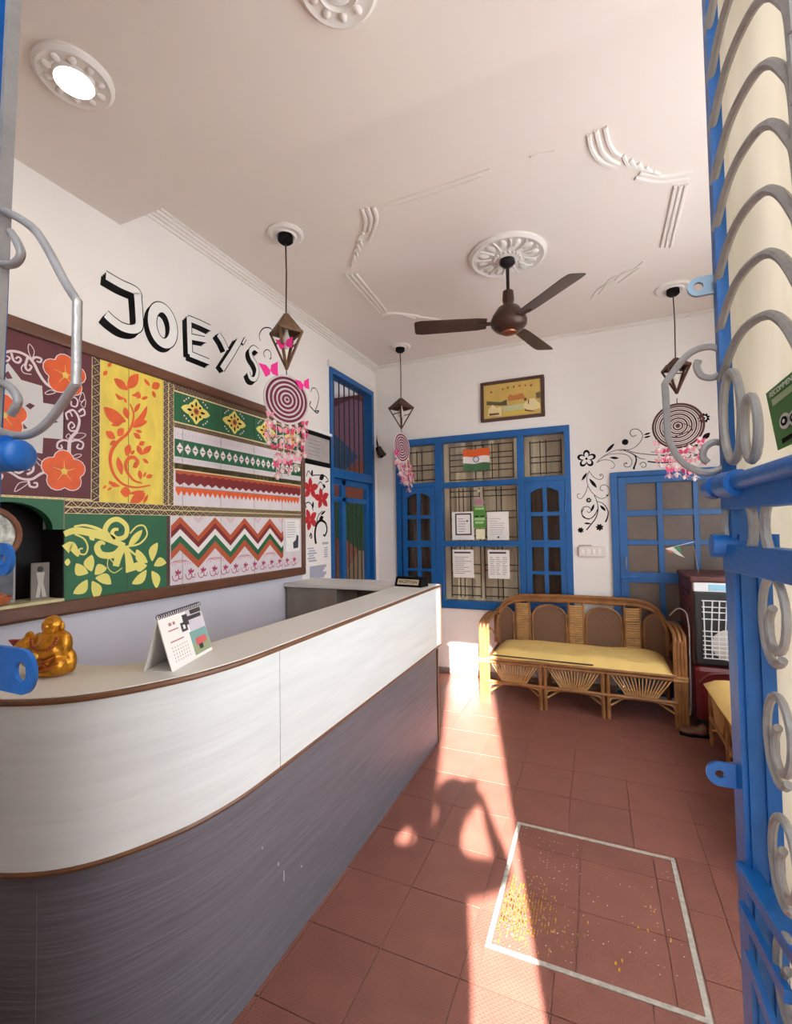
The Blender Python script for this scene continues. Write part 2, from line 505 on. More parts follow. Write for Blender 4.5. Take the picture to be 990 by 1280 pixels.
# ceiling and the lowered part over the entrance
ceiling = struct(MB().box((XL - T, YS - .02, ZC), (XR + T, YB + T, ZC + .1)).build('ceiling', M_CEIL))
sof = struct(MB().box((XL - T, YF - .001, ZS), (XR + T, YS, ZC + .1)).build('ceiling_soffit', M_CEIL))
# cornice along the left wall
cn = MB()
for k, (dx, dz) in enumerate(((0.050, 0.014), (0.036, 0.030), (0.022, 0.046), (0.010, 0.064))):
    cn.box((XL, YS, ZC - dz), (XL + dx, YB, ZC))
struct(cn.build('trim_2', M_PLAST, bevel=0.003))
cn = MB()
for k, (dx, dz) in enumerate(((0.030, 0.012), (0.016, 0.026))):
    cn.box((XL, YB - dx, ZC - dz), (XR, YB, ZC))
struct(cn.build('trim_3', M_PLAST, bevel=0.003))
# pavement outside
struct(MB().box((-8, -12, -0.12), (8, YF - .09, -0.02)).build('ground', mat('pale_paving', (186, 178, 166), 0.9, var=((3, 3, 3), .1))))

struct(MB().box((-9, -6.2, -.1), (9, -6.0, 2.4)).build('wall_sky_block', mat('sky_block_wall', (150, 142, 132), .9, var=((2, 2, 2), .15))))  # unseen wall added outside to cut the sky light through the opening
# corridor seen through the left doorway
CY = 5.0
struct(MB().box((-4.0, CY, 0), (XL - T, CY + .1, 3.2)).build('wall_corridor', mat('corridor_mauve', (150, 106, 130), 0.8)))
struct(MB().box((-4.0, 3.0, -.1), (XL - T, CY, 0)).build('floor_corridor', mat('corridor_floor', (120, 90, 80), 0.6)))
struct(MB().box((-4.0, 3.0, 3.1), (XL - T, CY, 3.2)).build('ceiling_corridor', M_WALL))
struct(MB().box((-4.1, 2.9, 0), (-4.0, CY, 3.2)).build('wall_corridor_left', M_WALL))
struct(MB().box((-4.0, 2.9, 0), (XL - T, 3.0, 3.2)).build('wall_corridor_front', M_WALL))
wc = bpy.data.objects['wall_corridor']
D = Deco('Y', CY, -1)
for nm, c, pts in (
    ('plum', (112, 60, 76), [(395, 430), (480, 430), (480, 512), (440, 498), (395, 520)]),
    ('olive', (92, 82, 66), [(395, 440), (424, 462), (412, 500), (395, 520)]),
    ('steel_blue', (62, 96, 138), [(395, 520), (448, 571), (430, 590), (395, 592)]),
    ('rust', (176, 104, 84), [(440, 585), (480, 555), (480, 640), (395, 640), (395, 596)]),
    ('grass_green', (66, 118, 78), [(395, 618), (462, 625), (468, 690), (440, 694), (395, 650)]),
    ('amber', (176, 112, 80), [(395, 650), (430, 680), (452, 735), (452, 760), (395, 760)]),
    ('salmon', (196, 128, 104), [(430, 672), (449, 688), (434, 712)]),
    ('sand', (196, 170, 134), [(449, 688), (480, 690), (480, 760), (440, 760), (434, 712)])):
    D.off += 0.0008
    D.poly(D.pp(pts)).done('mural_shape', mat('mural_' + nm, c, 0.8), wc)

# ---------------- plaster ornament on the ceiling
D = Deco('Z', ZC, -1)
c = crop(400, 130, 1.98)
def rib(pts, r=0.011, px=c):
    P = [Vector((q[0], q[1], ZC - .002)) for q in D.pp(px(pts))]
    MB().tube(spline(P, 6) if len(P) > 2 else P, r, 6).build('plaster_rib', M_PLAST, ceiling, smooth=True)
for p in ([(665, 75), (672, 110), (695, 140), (735, 155)], [(683, 63), (695, 110), (715, 135), (740, 148)], [(705, 55), (713, 92), (728, 118), (744, 128)],
          [(780, 182), (840, 192), (915, 182)], [(790, 170), (850, 178), (922, 165)],
          [(880, 200), (845, 352)], [(893, 199), (857, 352)], [(907, 197), (869, 352)],
          [(103, 258), (112, 285), (108, 312)], [(117, 255), (126, 285), (120, 315)], [(132, 253), (140, 285), (122, 338)],
          [(62, 420), (147, 515)], [(76, 420), (155, 512)], [(88, 418), (163, 510)],
          [(155, 522), (195, 518), (235, 530)], [(165, 515), (205, 518), (245, 524)], [(240, 526), (290, 532), (330, 545)],
          ):
    rib(p)
for p in ([(672, 482), (684, 462), (706, 446), (722, 440)], [(690, 470), (704, 452), (718, 432), (738, 424)], [(730, 436), (752, 416), (776, 408), (802, 388)], [(738, 442), (768, 420), (790, 405)]): rib(p, .006)
for p in ([(150, 250), (290, 206), (420, 160)], [(158, 262), (300, 216), (400, 180)], [(520, 130), (580, 115)]): rib(p, 0.006)
for k in range(5):
    t = k/4
    rib([(750 + 75*t, 126 + 38*t), (762 + 70*t, 148 + 22*t), (775 + 66*t, 152 + 20*t)], 0.010)
for k in range(5):
    t = k/4
    rib([(108 - 25*t, 318 + 60*t), (96 - 16*t, 330 + 58*t), (104 - 25*t, 348 + 52*t)], 0.010)

# ---------------- painted lettering on the left wall
D = Deco('X', XL, 1)
c = crop(110, 320, 4.125)
letters = {
 'J': [[(92, 100), (170, 145), (248, 182), (256, 215), (262, 300), (262, 360), (232, 378), (180, 368), (130, 335), (92, 300)]],
 'O': 'O',
 'E': [[(520, 318), (522, 400), (526, 508)], [(518, 322), (575, 345), (632, 372)], [(532, 418), (605, 432)], [(524, 505), (580, 528), (625, 546)]],
 'Y': [[(672, 404), (695, 440), (716, 486)], [(778, 440), (740, 505), (690, 582)]],
 'apostrophe': [[(812, 424), (797, 452)]],
 'S': [[(878, 490), (856, 474), (838, 490), (842, 520), (862, 552), (874, 590), (862, 632), (838, 630), (826, 600)]]}
wid = {'J': 30, 'E': 24, 'Y': 28, 'apostrophe': 13, 'S': 22, 'O': 36}
def put(ch, dx, dy, w, off):
    D.off = off
    k = 0.0016 * 1.0
    if ch == 'O':
        pts = [(385 + 56*math.cos(t)*0.98 + 22*math.sin(t)*0.2 + dx, 358 + 92*math.sin(t) + 18*math.cos(t) + dy) for t in [2*PI*i/20 for i in range(20)]]
        D.stroke(D.pp(c(pts)), w*k, closed=True, sm=3)
    else:
        for p in letters[ch]:
            D.stroke(D.pp(c([(x + dx, y + dy) for x, y in p])), w*k, sm=6 if ch in 'JS' else 1)
for ch in ('J', 'O', 'E', 'Y', 'apostrophe', 'S'):
    w = wid[ch]; big = 1.0 if ch != 'apostrophe' else .4
    ex = {'J': (-27, 25), 'O': (-19, 18), 'E': (-21, 17), 'Y': (-22, 10), 'apostrophe': (-6, 6), 'S': (-17, 17)}[ch]
    for s_ in (0.0, .33, .66, 1.0): put(ch, ex[0]*s_, ex[1]*s_, w + (3 if s_ == 0 else 0), 0.0006)
    base = D.done('painted_letter', M_BLACK, wall_left)
    put(ch, 0, 0, w - 4, 0.0014)
    D.done('letter_face', M_WHITE, wall_left)
# black scrolls next to the lettering
c2 = crop(320, 370, 5.333); D.off = 0.0008
for p, w in (([(28, 300), (22, 255), (50, 215), (95, 215), (118, 250)], 6), ([(60, 410), (50, 380), (70, 358), (95, 372), (100, 410), (90, 420)], 5),
             ([(365, 640), (375, 615), (400, 620), (418, 670), (408, 730), (395, 765), (418, 765), (405, 780), (375, 752), (358, 730), (365, 700)], 7)):
    D.stroke(D.pp(c2(p)), w*0.0010, w*0.0016)
D.done('painted_scroll', M_BLACK, wall_left, split=True)

# ---------------- black flower vine painted on the back wall
D = Deco('Y', YB, -1); c = crop(715, 500, 5.077); K = 0.00118
for p, a, b in (([(155, 400), (190, 365), (260, 325), (330, 315), (400, 335), (480, 345), (560, 350), (660, 352)], 3, 6),
             ([(160, 395), (200, 380), (245, 385), (270, 410), (262, 432), (245, 432)], 4, 3),
             ([(165, 385), (220, 350), (290, 340), (350, 350), (380, 385), (370, 420), (340, 425), (330, 405), (348, 398)], 3, 5),
             ([(300, 322), (380, 310), (430, 270), (448, 225), (425, 190), (385, 185), (368, 210), (385, 232), (408, 222)], 4, 5),
             ([(330, 320), (390, 345), (408, 380), (392, 432)], 5, 12),
             ([(400, 350), (430, 370), (465, 375)], 6, 3), ([(430, 410), (445, 395), (465, 400), (470, 420), (448, 428), (440, 415)], 5, 4),
             ([(480, 390), (560, 398), (660, 390), (720, 370), (800, 350)], 10, 8), ([(500, 330), (580, 330), (640, 300), (720, 280), (790, 300)], 4, 5),
             ([(640, 240), (700, 215), (760, 190), (740, 160), (700, 150)], 8, 5), ([(560, 360), (640, 340), (720, 330), (800, 348)], 4, 8),
             ([(110, 450), (95, 490), (100, 540), (130, 590), (180, 625), (225, 610), (238, 570), (215, 540), (185, 545), (180, 570), (200, 575)], 4, 4),
             ([(110, 455), (140, 490), (175, 505), (198, 490), (190, 470), (172, 475)], 4, 4),
             ([(100, 545), (85, 590), (60, 625), (38, 620), (35, 600), (52, 595)], 4, 4),
             ([(140, 600), (160, 650), (165, 700), (150, 750), (120, 790), (92, 825)], 4, 9),
             ([(150, 640), (200, 660), (228, 705), (225, 745), (212, 775)], 3, 12),
             ([(165, 690), (140, 735), (105, 755), (70, 735), (60, 705), (75, 680), (105, 678), (120, 700), (108, 715), (95, 705)], 7, 4),
             ([(75, 690), (62, 715), (75, 745), (110, 756)], 5, 9)):
    D.stroke(D.pp(c(p)), a*K, b*K)
D.done('painted_vine', M_BLACK, wall_back, split=True)
D.off = 0.0012
for a, b, w in (((215, 333), (270, 275), 22), ((240, 365), (298, 370), 18), ((95, 462), (62, 512), 20), ((110, 500), (158, 558), 24), ((140, 662), (122, 708), 18),
                ((178, 668), (215, 705), 20), ((76, 782), (120, 785), 15), ((828, 250), (875, 208), 34), ((455, 222), (500, 208), 14), ((455, 240), (500, 228), 14),
                ((770, 300), (800, 282), 18), ((590, 315), (640, 295), 16), ((740, 352), (802, 350), 16)):
    A, B = D.pp(c([a, b])); D.leaf(A, B, w*K)
for x, y, r in ((337, 267, 22), (393, 434, 8), (182, 480, 5), (345, 402, 5), (222, 605, 6)):
    D.ell(D.pp(c([(x, y)]))[0], r*K, r*K)
def rosette(x, y, r, n, hole=None, w=.55):
    C0 = D.pp(c([(x, y)]))[0]
    for i in range(n):
        t = 2*PI*i/n + .3
        D.ell((C0[0] + .62*r*K*math.cos(t), C0[1] + .62*r*K*math.sin(t)), .42*r*K, w*.5*r*K, 10, t)
rosette(175, 808, 26, 7); rosette(55, 826, 22, 7)
D.ell(D.pp(c([(175, 808)]))[0], 12*K, 12*K); D.ell(D.pp(c([(55, 826)]))[0], 10*K, 10*K)
rosette(92, 373, 66, 5, w=.72); rosette(838, 115, 34, 9, w=.5); rosette(106, 636, 20, 7)
D.done('painted_leaf', M_BLACK, wall_back, split=True)
D.off = 0.0018
C0 = D.pp(c([(92, 373)]))[0]
for i in range(5):
    t = 2*PI*i/5 + .3
    D.ell((C0[0] + 30*K*math.cos(t), C0[1] + 30*K*math.sin(t)), 20*K, 14*K, 10, t)
D.ell(D.pp(c([(838, 115)]))[0], 16*K, 16*K); D.ell(D.pp(c([(106, 636)]))[0], 9*K, 9*K)
D.done('petal_light', M_WHITE, wall_back, split=True)
D.off = 0.0024
D.ell(C0, 9*K, 9*K); D.ell(D.pp(c([(838, 115)]))[0], 7*K, 7*K)
D.done('flower_heart', M_BLACK, wall_back, split=True)
# ================================================================== back window (blue frame, glass, grille and curtain behind)
M_PANE = glass('window_glass', (246, 244, 238), 0.05)
M_PANE_DK = glass('door_glass', (150, 132, 118), 0.06)
M_CURT = mat('beige_curtain', (240, 222, 194), 0.9, var=((9, 9, 2), .12))
M_CURT_DK = mat('brown_curtain', (150, 122, 98), 0.9, var=((9, 9, 2), .15))
M_BAR = mat('dark_window_bar', (58, 44, 38), 0.6)
win = MB().box((WX0, YB - .025, WZ0), (WX0 + .062, YB + .07, WZ1))
win.box((WX1 - .048, YB - .025, WZ0), (WX1, YB + .07, WZ1)); win.box((WX0 + .062, YB - .025, WZ1 - .062), (WX1 - .048, YB + .07, WZ1))
win.box((WX0 + .062, YB - .025, WZ0), (WX1 - .048, YB + .07, WZ0 + .072))
window_1 = struct(win.build('window_1', M_BLUE, bevel=0.004))
def blue(name, boxes, parent, m=None, bevel=.003):
    b = MB()
    for a, c in boxes: b.box(a, c)
    return b.build(name, m or M_BLUE, parent, bevel=bevel)
MX = ((-1.485, -1.412), (-0.668, -0.608))
for a, b in MX: blue('mullion', [((a, YB - .022, WZ0 + .07), (b, YB + .065, WZ1 - .06))], window_1)
ZT0, ZT1 = 1.842, 1.896
blue('transom', [((MX[0][1], YB - .018, ZT0), (MX[1][0], YB + .06, ZT1))], window_1)
blue('transom', [((WX0 + .06, YB - .018, ZT0 + .02), (MX[0][0], YB + .06, ZT1 + .01))], window_1)
blue('transom', [((MX[1][1], YB - .018, ZT0 + .018), (WX1 - .046, YB + .06, ZT1 + .01))], window_1)
blue('middle_rail', [((MX[0][1], YB - .016, 1.256), (MX[1][0], YB + .06, 1.310))], window_1)
def pane(x0, z0, x1, z1, parent, y=YB + .030, m=None):
    return MB().add([(x0, y, z0), (x1, y, z0), (x1, y, z1), (x0, y, z1)], [(0, 1, 2, 3)]).build('pane', m or M_PANE, parent)
pane(MX[0][1], ZT1, MX[1][0], WZ1 - .06, window_1); pane(MX[0][1], 1.31, MX[1][0], ZT0, window_1); pane(MX[0][1], WZ0 + .07, MX[1][0], 1.256, window_1)
pane(WX0 + .06, ZT1, MX[0][0], WZ1 - .06, window_1); pane(MX[1][1], ZT1, WX1 - .046, WZ1 - .06, window_1)
def casement(x0, x1, z0, z1, mir):
    """hinged window leaf with arched heads: stiles, rails, glazing bars and panes"""
    w = .052; xc = (x0 + x1)/2
    ya, yb = YB - .020, YB + .020
    s = MB()
    s.box((x0, ya, z0), (x0 + w, yb, z1)); s.box((x1 - w, ya, z0), (x1, yb, z1)); s.box((x0 + w, ya, z0), (x1 - w, yb, z0 + .07))
    # head with two shallow arches
    for a, b in ((x0 + w, xc - .016), (xc + .016, x1 - w)):
        n = 8
        arc = [(a + (b - a)*i/n, ya, z1 - .105 + (.045*math.sin(PI/2*(i/n if (a < xc) else 1 - i/n)))) for i in range(n + 1)]
        s.prism([(a, ya, z1)] + arc + [(b, ya, z1)], (0, yb - ya, 0))
    cs = s.build('casement', M_BLUE, window_1, bevel=.003)
    g = MB()
    g.box((xc - .018, ya + .004, z0 + .07), (xc + .018, yb - .004, z1))
    rows = []
    z = 1.315; zr = [(1.25, 1.316), (1.538, 1.575), (1.000, 1.030)]
    for a, b in zr: g.box((x0 + w, ya + .003, a), (x1 - w, yb - .003, b))
    g.build('glazing_bars', M_BLUE, cs, bevel=.002)
    zz = [z0 + .07, 1.0, 1.03, 1.25, 1.316, 1.538, 1.575, z1 - .05]
    for k in range(0, 8, 2):
        for a, b in ((x0 + w, xc - .018), (xc + .018, x1 - w)):
            MB().add([(a, YB + .004, zz[k]), (b, YB + .004, zz[k]), (b, YB + .004, zz[k+1]), (a, YB + .004, zz[k+1])], [(0, 1, 2, 3)]).build('pane', M_PANE_DK, cs)
    return cs
casement(MX[1][1] + .004, WX1 - .052, WZ0 + .075, ZT0 + .016, 1)
casement(WX0 + .066, MX[0][0] - .004, WZ0 + .075, ZT0 + .018, -1)
for z in (1.05, 1.62):
    MB().tube([(WX1 - .055, YB - .028, z - .04), (WX1 - .055, YB - .028, z + .04)], .007, 8).build('hinge', M_NAVY, window_1, smooth=True)
# iron grille of squares behind the glass
gr = thing('window_grille', 'dark iron grille of nested rectangles behind the blue window glass', 'grille', (-1.05, YB + .1, WZ0 + .05))
gy_ = YB + .10
def grid(x0, z0, x1, z1, fx, fz):
    g = MB()
    for t in fx: g.tube([(x0 + (x1 - x0)*t, gy_, z0), (x0 + (x1 - x0)*t, gy_, z1)], .0055, 6)
    for t in fz: g.tube([(x0, gy_, z0 + (z1 - z0)*t), (x1, gy_, z0 + (z1 - z0)*t)], .0055, 6)
    g.build('bar_field', M_BAR, gr)
grid(-1.36, 1.92, -0.72, 2.27, (0, .42, .54, .68, .78, 1), (.02, .25, .42, .6, .75, .98))
grid(-1.36, .74, -1.06, 1.84, (0, .30, .45, .7, 1), (.02, .1, .22, .3, .48, .56, .72, .78, .92, .97))
grid(-1.02, .74, -0.70, 1.84, (0, .40, .55, 1), (.02, .10, .25, .30, .50, .55, .72, .78, .92, .97))
grid(-.56, 1.93, -.28, 2.26, (0, .33, .52, 1), (.05, .36, .52, .95))
grid(-1.82, 1.93, -1.52, 2.26, (0, .33, .52, 1), (.05, .36, .52, .95))
# curtain
def curtain(name, x0, x1, z0, z1, y, amp, wl, m, label):
    n = int((x1 - x0)/0.012); vs = []; fs = []
    for i in range(n + 1):
        x = x0 + (x1 - x0)*i/n; yy = y + amp*math.sin(2*PI*x/wl + 1.3*math.sin(x*7)) + .3*amp*math.sin(2*PI*x/(wl*.37))
        vs += [(x, yy, z0), (x, yy + .01*math.sin(x*9), z1)]
    for i in range(n): fs.append((2*i, 2*i + 2, 2*i + 3, 2*i + 1))
    return tag(MB().add(vs, fs).build(name, m, smooth=True), label, 'curtain')
curtain('window_curtain', -1.93, -0.18, .6, 2.4, YB + .19, .022, .16, M_CURT, 'pale beige curtain hanging behind the blue window grille')
struct(MB().box((-2.2, YB + .30, 0), (1.5, YB + .36, 3.0)).build('wall_beyond', mat('room_beyond', (150, 134, 116), .9)))
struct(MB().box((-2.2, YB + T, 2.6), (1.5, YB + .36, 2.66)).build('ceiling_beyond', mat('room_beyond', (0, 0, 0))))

# papers and stickers taped to the window
M_INK = mat('grey_print', (150, 146, 150), .8); M_DKINK = mat('dark_print', (60, 58, 66), .8)
def sheet(name, label, cat, x0, z0, x1, z1, m, y=None, group=None):
    y = YB + .026 if y is None else y
    return tag(MB().box((x0, y - .002, z0), (x1, y, z1)).build(name, m), label, cat, group)
def lines(parent, x0, z0, x1, z1, n, m=M_INK, y=YB + .0235, gap=.5, seed=1, cols=1):
    rnd = random.Random(seed); b = MB(); h = (z1 - z0)/n
    for i in range(n):
        for c_ in range(cols):
            w = (x1 - x0)/cols; a = x0 + c_*w; e = a + w*rnd.uniform(.45, .92); z = z0 + i*h
            b.add([(a, y, z), (e, y, z), (e, y, z + h*gap), (a, y, z + h*gap)], [(0, 1, 2, 3)])
    return b.build('printed_lines', m, parent)
YG = YB + .026
c1 = sheet('certificate', 'white certificate with a dark border taped inside the blue window', 'certificate', -1.326, 1.319, -1.104, 1.599, M_PAPER)
b = MB(); z0, z1, x0, x1, w = 1.366, 1.583, -1.293, -1.127, .014
for r in (((x0, z0), (x1, z0 + w)), ((x0, z1 - w), (x1, z1)), ((x0, z0), (x0 + w, z1)), ((x1 - w, z0), (x1, z1))):
    b.add([(r[0][0], YG - .003, r[0][1]), (r[1][0], YG - .003, r[0][1]), (r[1][0], YG - .003, r[1][1]), (r[0][0], YG - .003, r[1][1])], [(0, 1, 2, 3)])
b.build('dark_border', M_DKINK, c1); lines(c1, -1.262, 1.40, -1.158, 1.55, 6, seed=3, gap=.25)
MB().box((-1.178, YG - .0035, 1.497), (-1.162, YG - .002, 1.515)).build('seal', M_DKINK, c1)
c2_ = sheet('certificate', 'plain white typed certificate taped beside the green sticker on the window', 'certificate', -0.972, 1.317, -0.764, 1.590, M_PAPER)
lines(c2_, -.945, 1.37, -.79, 1.54, 8, seed=5, gap=.22); MB().box((-.875, YG - .0035, 1.335), (-.857, YG - .002, 1.353)).build('seal', M_DKINK, c2_)
for i, (x0, x1, lab) in enumerate(((-1.325, -1.112, 'white price list of plain text lines taped low on the window below the bordered certificate'),
                                   (-.972, -.765, 'white price list printed in columns taped low on the window below the typed certificate'))):
    s_ = sheet('price_list', lab, 'paper', x0, .945, x1, 1.222, M_PAPER)
    lines(s_, x0 + .02, .985, x1 - .01, 1.165, 9, seed=8 + i, gap=.3, cols=1 + 2*i)
    MB().add([(x0 + .015, YG - .0035, 1.185), (x1 - .03, YG - .0035, 1.185), (x1 - .03, YG - .0035, 1.202), (x0 + .015, YG - .0035, 1.202)], [(0, 1, 2, 3)]).build('heading', M_DKINK, s_)
M_GREEN = mat('sticker_green', (84, 150, 62), .5); M_LGREEN = mat('sticker_pale_green', (176, 206, 148), .5)
st = sheet('window_sticker', 'tall green and white review sticker in the middle of the window', 'sticker', -1.108, 1.434, -.984, 1.650, M_GREEN, YB + .025)
b = MB()
for z0, z1, x0, x1 in ((1.615, 1.635, -1.09, -1.0), (1.51, 1.535, -1.098, -.992), (1.478, 1.50, -1.09, -1.005), (1.645, 1.65, -1.108, -.984), (1.434, 1.439, -1.108, -.984)):
    b.add([(x0, YB + .0225, z0), (x1, YB + .0225, z0), (x1, YB + .0225, z1), (x0, YB + .0225, z1)], [(0, 1, 2, 3)])
b.build('lettering_band', M_LGREEN, st)['kind'] = 'stuff'
b = MB()
for dx in (-.028, .028): b.box((-1.046 + dx - .02, YB + .021, 1.545), (-1.046 + dx + .02, YB + .0225, 1.556))
b.build('owl_eye_band', M_BLACK, st)
o = sheet('window_sticker', 'cream arched sticker directly below the tall green review sticker', 'sticker', -1.083, 1.326, -.995, 1.425, mat('sticker_cream', (236, 230, 190), .6), YB + .0255)
rd = thing('window_sticker', 'round grey and pink sticker above the tall green review sticker', 'sticker', (-1.045, YB + .024, 1.693))
MB().lathe([(.046, 0), (.046, .002)], 20, (-1.045, YB + .026, 1.693), Matrix.Rotation(PI/2, 3, 'X')).build('disc', mat('round_sticker', (170, 150, 152), .6), rd)
MB().lathe([(.026, 0), (.026, .001)], 20, (-1.045, YB + .024, 1.693), Matrix.Rotation(PI/2, 3, 'X')).build('centre', mat('round_sticker_c', (188, 120, 132), .6), rd)
MB().lathe([(.014, 0), (.014, .006)], 12, (-1.05, YB + .026, 1.80), Matrix.Rotation(PI/2, 3, 'X')).build('suction_cap', M_WHITE, rd)
# paper flag on the top light
fl = thing('paper_flag', 'orange white and green striped paper flag with blue wheel taped to the top window pane', 'flag', (-1.065, YB + .02, 2.0))
zb = [2.0, 2.075, 2.142, 2.217]
for k, (nm, cc) in enumerate((('green_stripe', (70, 110, 72)), ('white_stripe', (236, 228, 220)), ('saffron_stripe', (226, 98, 40)))):
    n = 10; vs = []; fs = []
    for i in range(n + 1):
        x = -1.198 + .267*i/n; d = .004*math.sin(i*1.1)
        vs += [(x, YB + .018 + d, zb[k] + .006*math.sin(i*.9 + 1)), (x, YB + .018 + d, zb[k+1] + .006*math.sin(i*.9 + 1))]
    for i in range(n): fs.append((2*i, 2*i+2, 2*i+3, 2*i+1))
    MB().add(vs, fs).build(nm, mat('flag_' + nm, cc, .8), fl, smooth=True)
MB().tube([(-1.065 + .027*math.cos(t), YB + .011, 2.112 + .027*math.sin(t)) for t in [2*PI*i/16 for i in range(16)]], .004, 6, True).build('wheel', mat('flag_blue', (60, 70, 140), .7), fl)

# ================================================================== blue glazed door in the back wall
door_2 = struct(blue('door_2', [((EX0, YB - .03, 0), (EX0 + .055, YB + .06, EZ1)), ((EX1 - .055, YB - .03, 0), (EX1, YB + .06, EZ1)), ((EX0 + .055, YB - .03, EZ1 - .04), (EX1 - .055, YB + .06, EZ1))], None))
lx0, lx1, lz1 = EX0 + .058, EX1 - .058, EZ1 - .043
blue('stile', [((lx0, YB - .022, .01), (lx0 + .065, YB + .02, lz1))], door_2); blue('stile', [((lx1 - .065, YB - .022, .01), (lx1, YB + .02, lz1))], door_2)
blue('top_rail', [((lx0 + .065, YB - .022, 1.800), (lx1 - .065, YB + .02, lz1))], door_2)
blue('lock_rail', [((lx0 + .065, YB - .022, .952), (lx1 - .065, YB + .02, 1.040))], door_2)
blue('bottom_rail', [((lx0 + .065, YB - .022, .01), (lx1 - .065, YB + .02, .25))], door_2)
cx = [lx0 + .065, .477, .519, .738, .777, lx1 - .065]
for a, b in ((cx[1], cx[2]), (cx[3], cx[4])): blue('glazing_bar', [((a, YB - .018, .25), (b, YB + .016, 1.80))], door_2)
for a, b in ((1.519, 1.567), (1.272, 1.313), (.60, .64)): blue('glazing_bar', [((cx[0], YB - .017, a), (cx[5], YB + .015, b))], door_2)
M_DPANE = mat('brown_door_pane', (104, 88, 76), .45, var=((6, 6, 3), .18))
for a, b in ((cx[0], cx[1]), (cx[2], cx[3]), (cx[4], cx[5])):
    for c0, c1_ in ((.25, .60), (.64, .952), (1.04, 1.272), (1.313, 1.519), (1.567, 1.80)):
        MB().box((a, YB + .002, c0), (b, YB + .006, c1_)).build('pane', M_DPANE, door_2)
bo = MB(); bo.tube([(EX0 + .05, YB - .034, .99), (EX0 + .20, YB - .034, .99)], .007, 8); bo.box((EX0 + .07, YB - .03, .975), (EX0 + .19, YB - .022, 1.005)); bo.tube([(EX0 + .12, YB - .034, .99), (EX0 + .12, YB - .06, .975)], .005, 6)
bo.build('door_bolt', M_NAVY, door_2, smooth=True)
bo = MB(); bo.tube(spline([(lx0 + .045, YB - .024, 1.06), (lx0 + .045, YB - .055, 1.08), (lx0 + .045, YB - .055, 1.15), (lx0 + .045, YB - .024, 1.17)], 5), .006, 8)
bo.build('door_handle', mat('steel_handle', (150, 160, 170), .3, .8), door_2, smooth=True)

# ================================================================== barred doorway in the left wall
door_1 = struct(blue('door_1', [((XL - .09, DY0, 0), (XL + .015, DY0 + .045, DZ)), ((XL - .09, DY1 - .05, 0), (XL + .015, DY1, DZ)), ((XL - .09, DY0 + .045, DZ - .05), (XL + .015, DY1 - .05, DZ))], None))
M_DBLUE = M_BLUE
blue('transom', [((XL - .085, DY0 + .045, 1.915), (XL + .01, DY1 - .05, 2.0))], door_1, M_DBLUE)
for i in range(7):
    y = DY0 + .045 + (DY1 - DY0 - .095)*(i + 1)/8
    MB().tube([(XL - .04, y, 2.0), (XL - .04, y, DZ - .05)], .007, 8).build('window_bar', M_BAR, door_1, smooth=True)
for y0, y1 in ((DY0 + .048, DY0 + .09), (3.76, 3.83), (DY1 - .11, DY1 - .053)):
    blue('leaf_stile', [((XL - .07, y0, 0), (XL - .03, y1, 1.91))], door_1, M_DBLUE)
blue('leaf_rail', [((XL - .07, DY0 + .09, 1.86), (XL - .03, DY1 - .11, 1.912))], door_1, M_DBLUE)
blue('leaf_rail', [((XL - .07, DY0 + .09, 1.70), (XL - .03, DY1 - .11, 1.745))], door_1, M_DBLUE)
for i in range(4):
    y = 3.83 + (DY1 - .11 - 3.83)*(i + 1)/5
    MB().tube([(XL - .05, y, 0.9), (XL - .05, y, 1.72)], .006, 8).build('window_bar', M_BAR, door_1, smooth=True)
for i in range(2):
    y = 3.60 + .07*i
    MB().tube([(XL - .05, y, 0.9), (XL - .05, y, 1.72)], .006, 8).build('window_bar', M_BAR, door_1, smooth=True)
struct(MB().box((XL - .002, DY0 - .03, DZ), (XL + .022, DY1 + .05, DZ + .05)).build('trim_4', M_PLAST, bevel=.003))
struct(MB().box((XL - .002, DY1, 0), (XL + .02, DY1 + .055, DZ + .0)).build('trim_5', M_PLAST, bevel=.003))
# ================================================================== reception counter
def offset(path, d):
    out = []
    for i, p in enumerate(path):
        a = Vector(path[max(i-1, 0)]); b = Vector(path[min(i+1, len(path)-1)])
        t = (b - a).normalized(); out.append((p[0] + t.y*d, p[1] - t.x*d))
    return out
OUT = [(-.993, 3.03), (-.993, 2.2), (-.993, 1.285)] + [(p.x, p.y) for p in spline([(-.993, 1.285, 0), (-.996, 1.12, 0), (-1.016, .993, 0), (-1.047, .90, 0), (-1.11, .784, 0), (-1.19, .70, 0), (-1.305, .641, 0), (-1.45, .605, 0), (-1.62, .592, 0)], 4)][1:] + [(-2.14, .585)]
INN = [(-1.243, 3.03), (-1.243, 1.25)] + [(p.x, p.y) for p in spline([(-1.243, 1.25, 0), (-1.248, 1.05, 0), (-1.262, .965, 0), (-1.325, .91, 0), (-1.44, .886, 0)], 4)][1:] + [(-2.14, .880)]
counter = thing('reception_counter', 'white and dark grey laminate reception counter with a rounded end and brown edging', 'counter', (-1.1, 1.8, 0))
def sheetwall(path, z0, z1, th):
    """curved vertical board following path, th thick towards the inside"""
    ins = offset(path, th); mb = MB(); n = len(path)
    for i in range(n - 1):
        a, b, c, d = path[i], path[i+1], ins[i+1], ins[i]
        mb.add([(a[0], a[1], z0), (b[0], b[1], z0), (c[0], c[1], z0), (d[0], d[1], z0), (a[0], a[1], z1), (b[0], b[1], z1), (c[0], c[1], z1), (d[0], d[1], z1)],
               [(0, 1, 2, 3), (7, 6, 5, 4), (0, 4, 5, 1), (2, 6, 7, 3)] + ([(3, 7, 4, 0)] if i == 0 else []) + ([(1, 5, 6, 2)] if i == n - 2 else []))
    return mb
ZT = 1.06
BASE = offset(OUT, .025)
dirsgn = 1 if BASE[0][0] < OUT[0][0] else -1
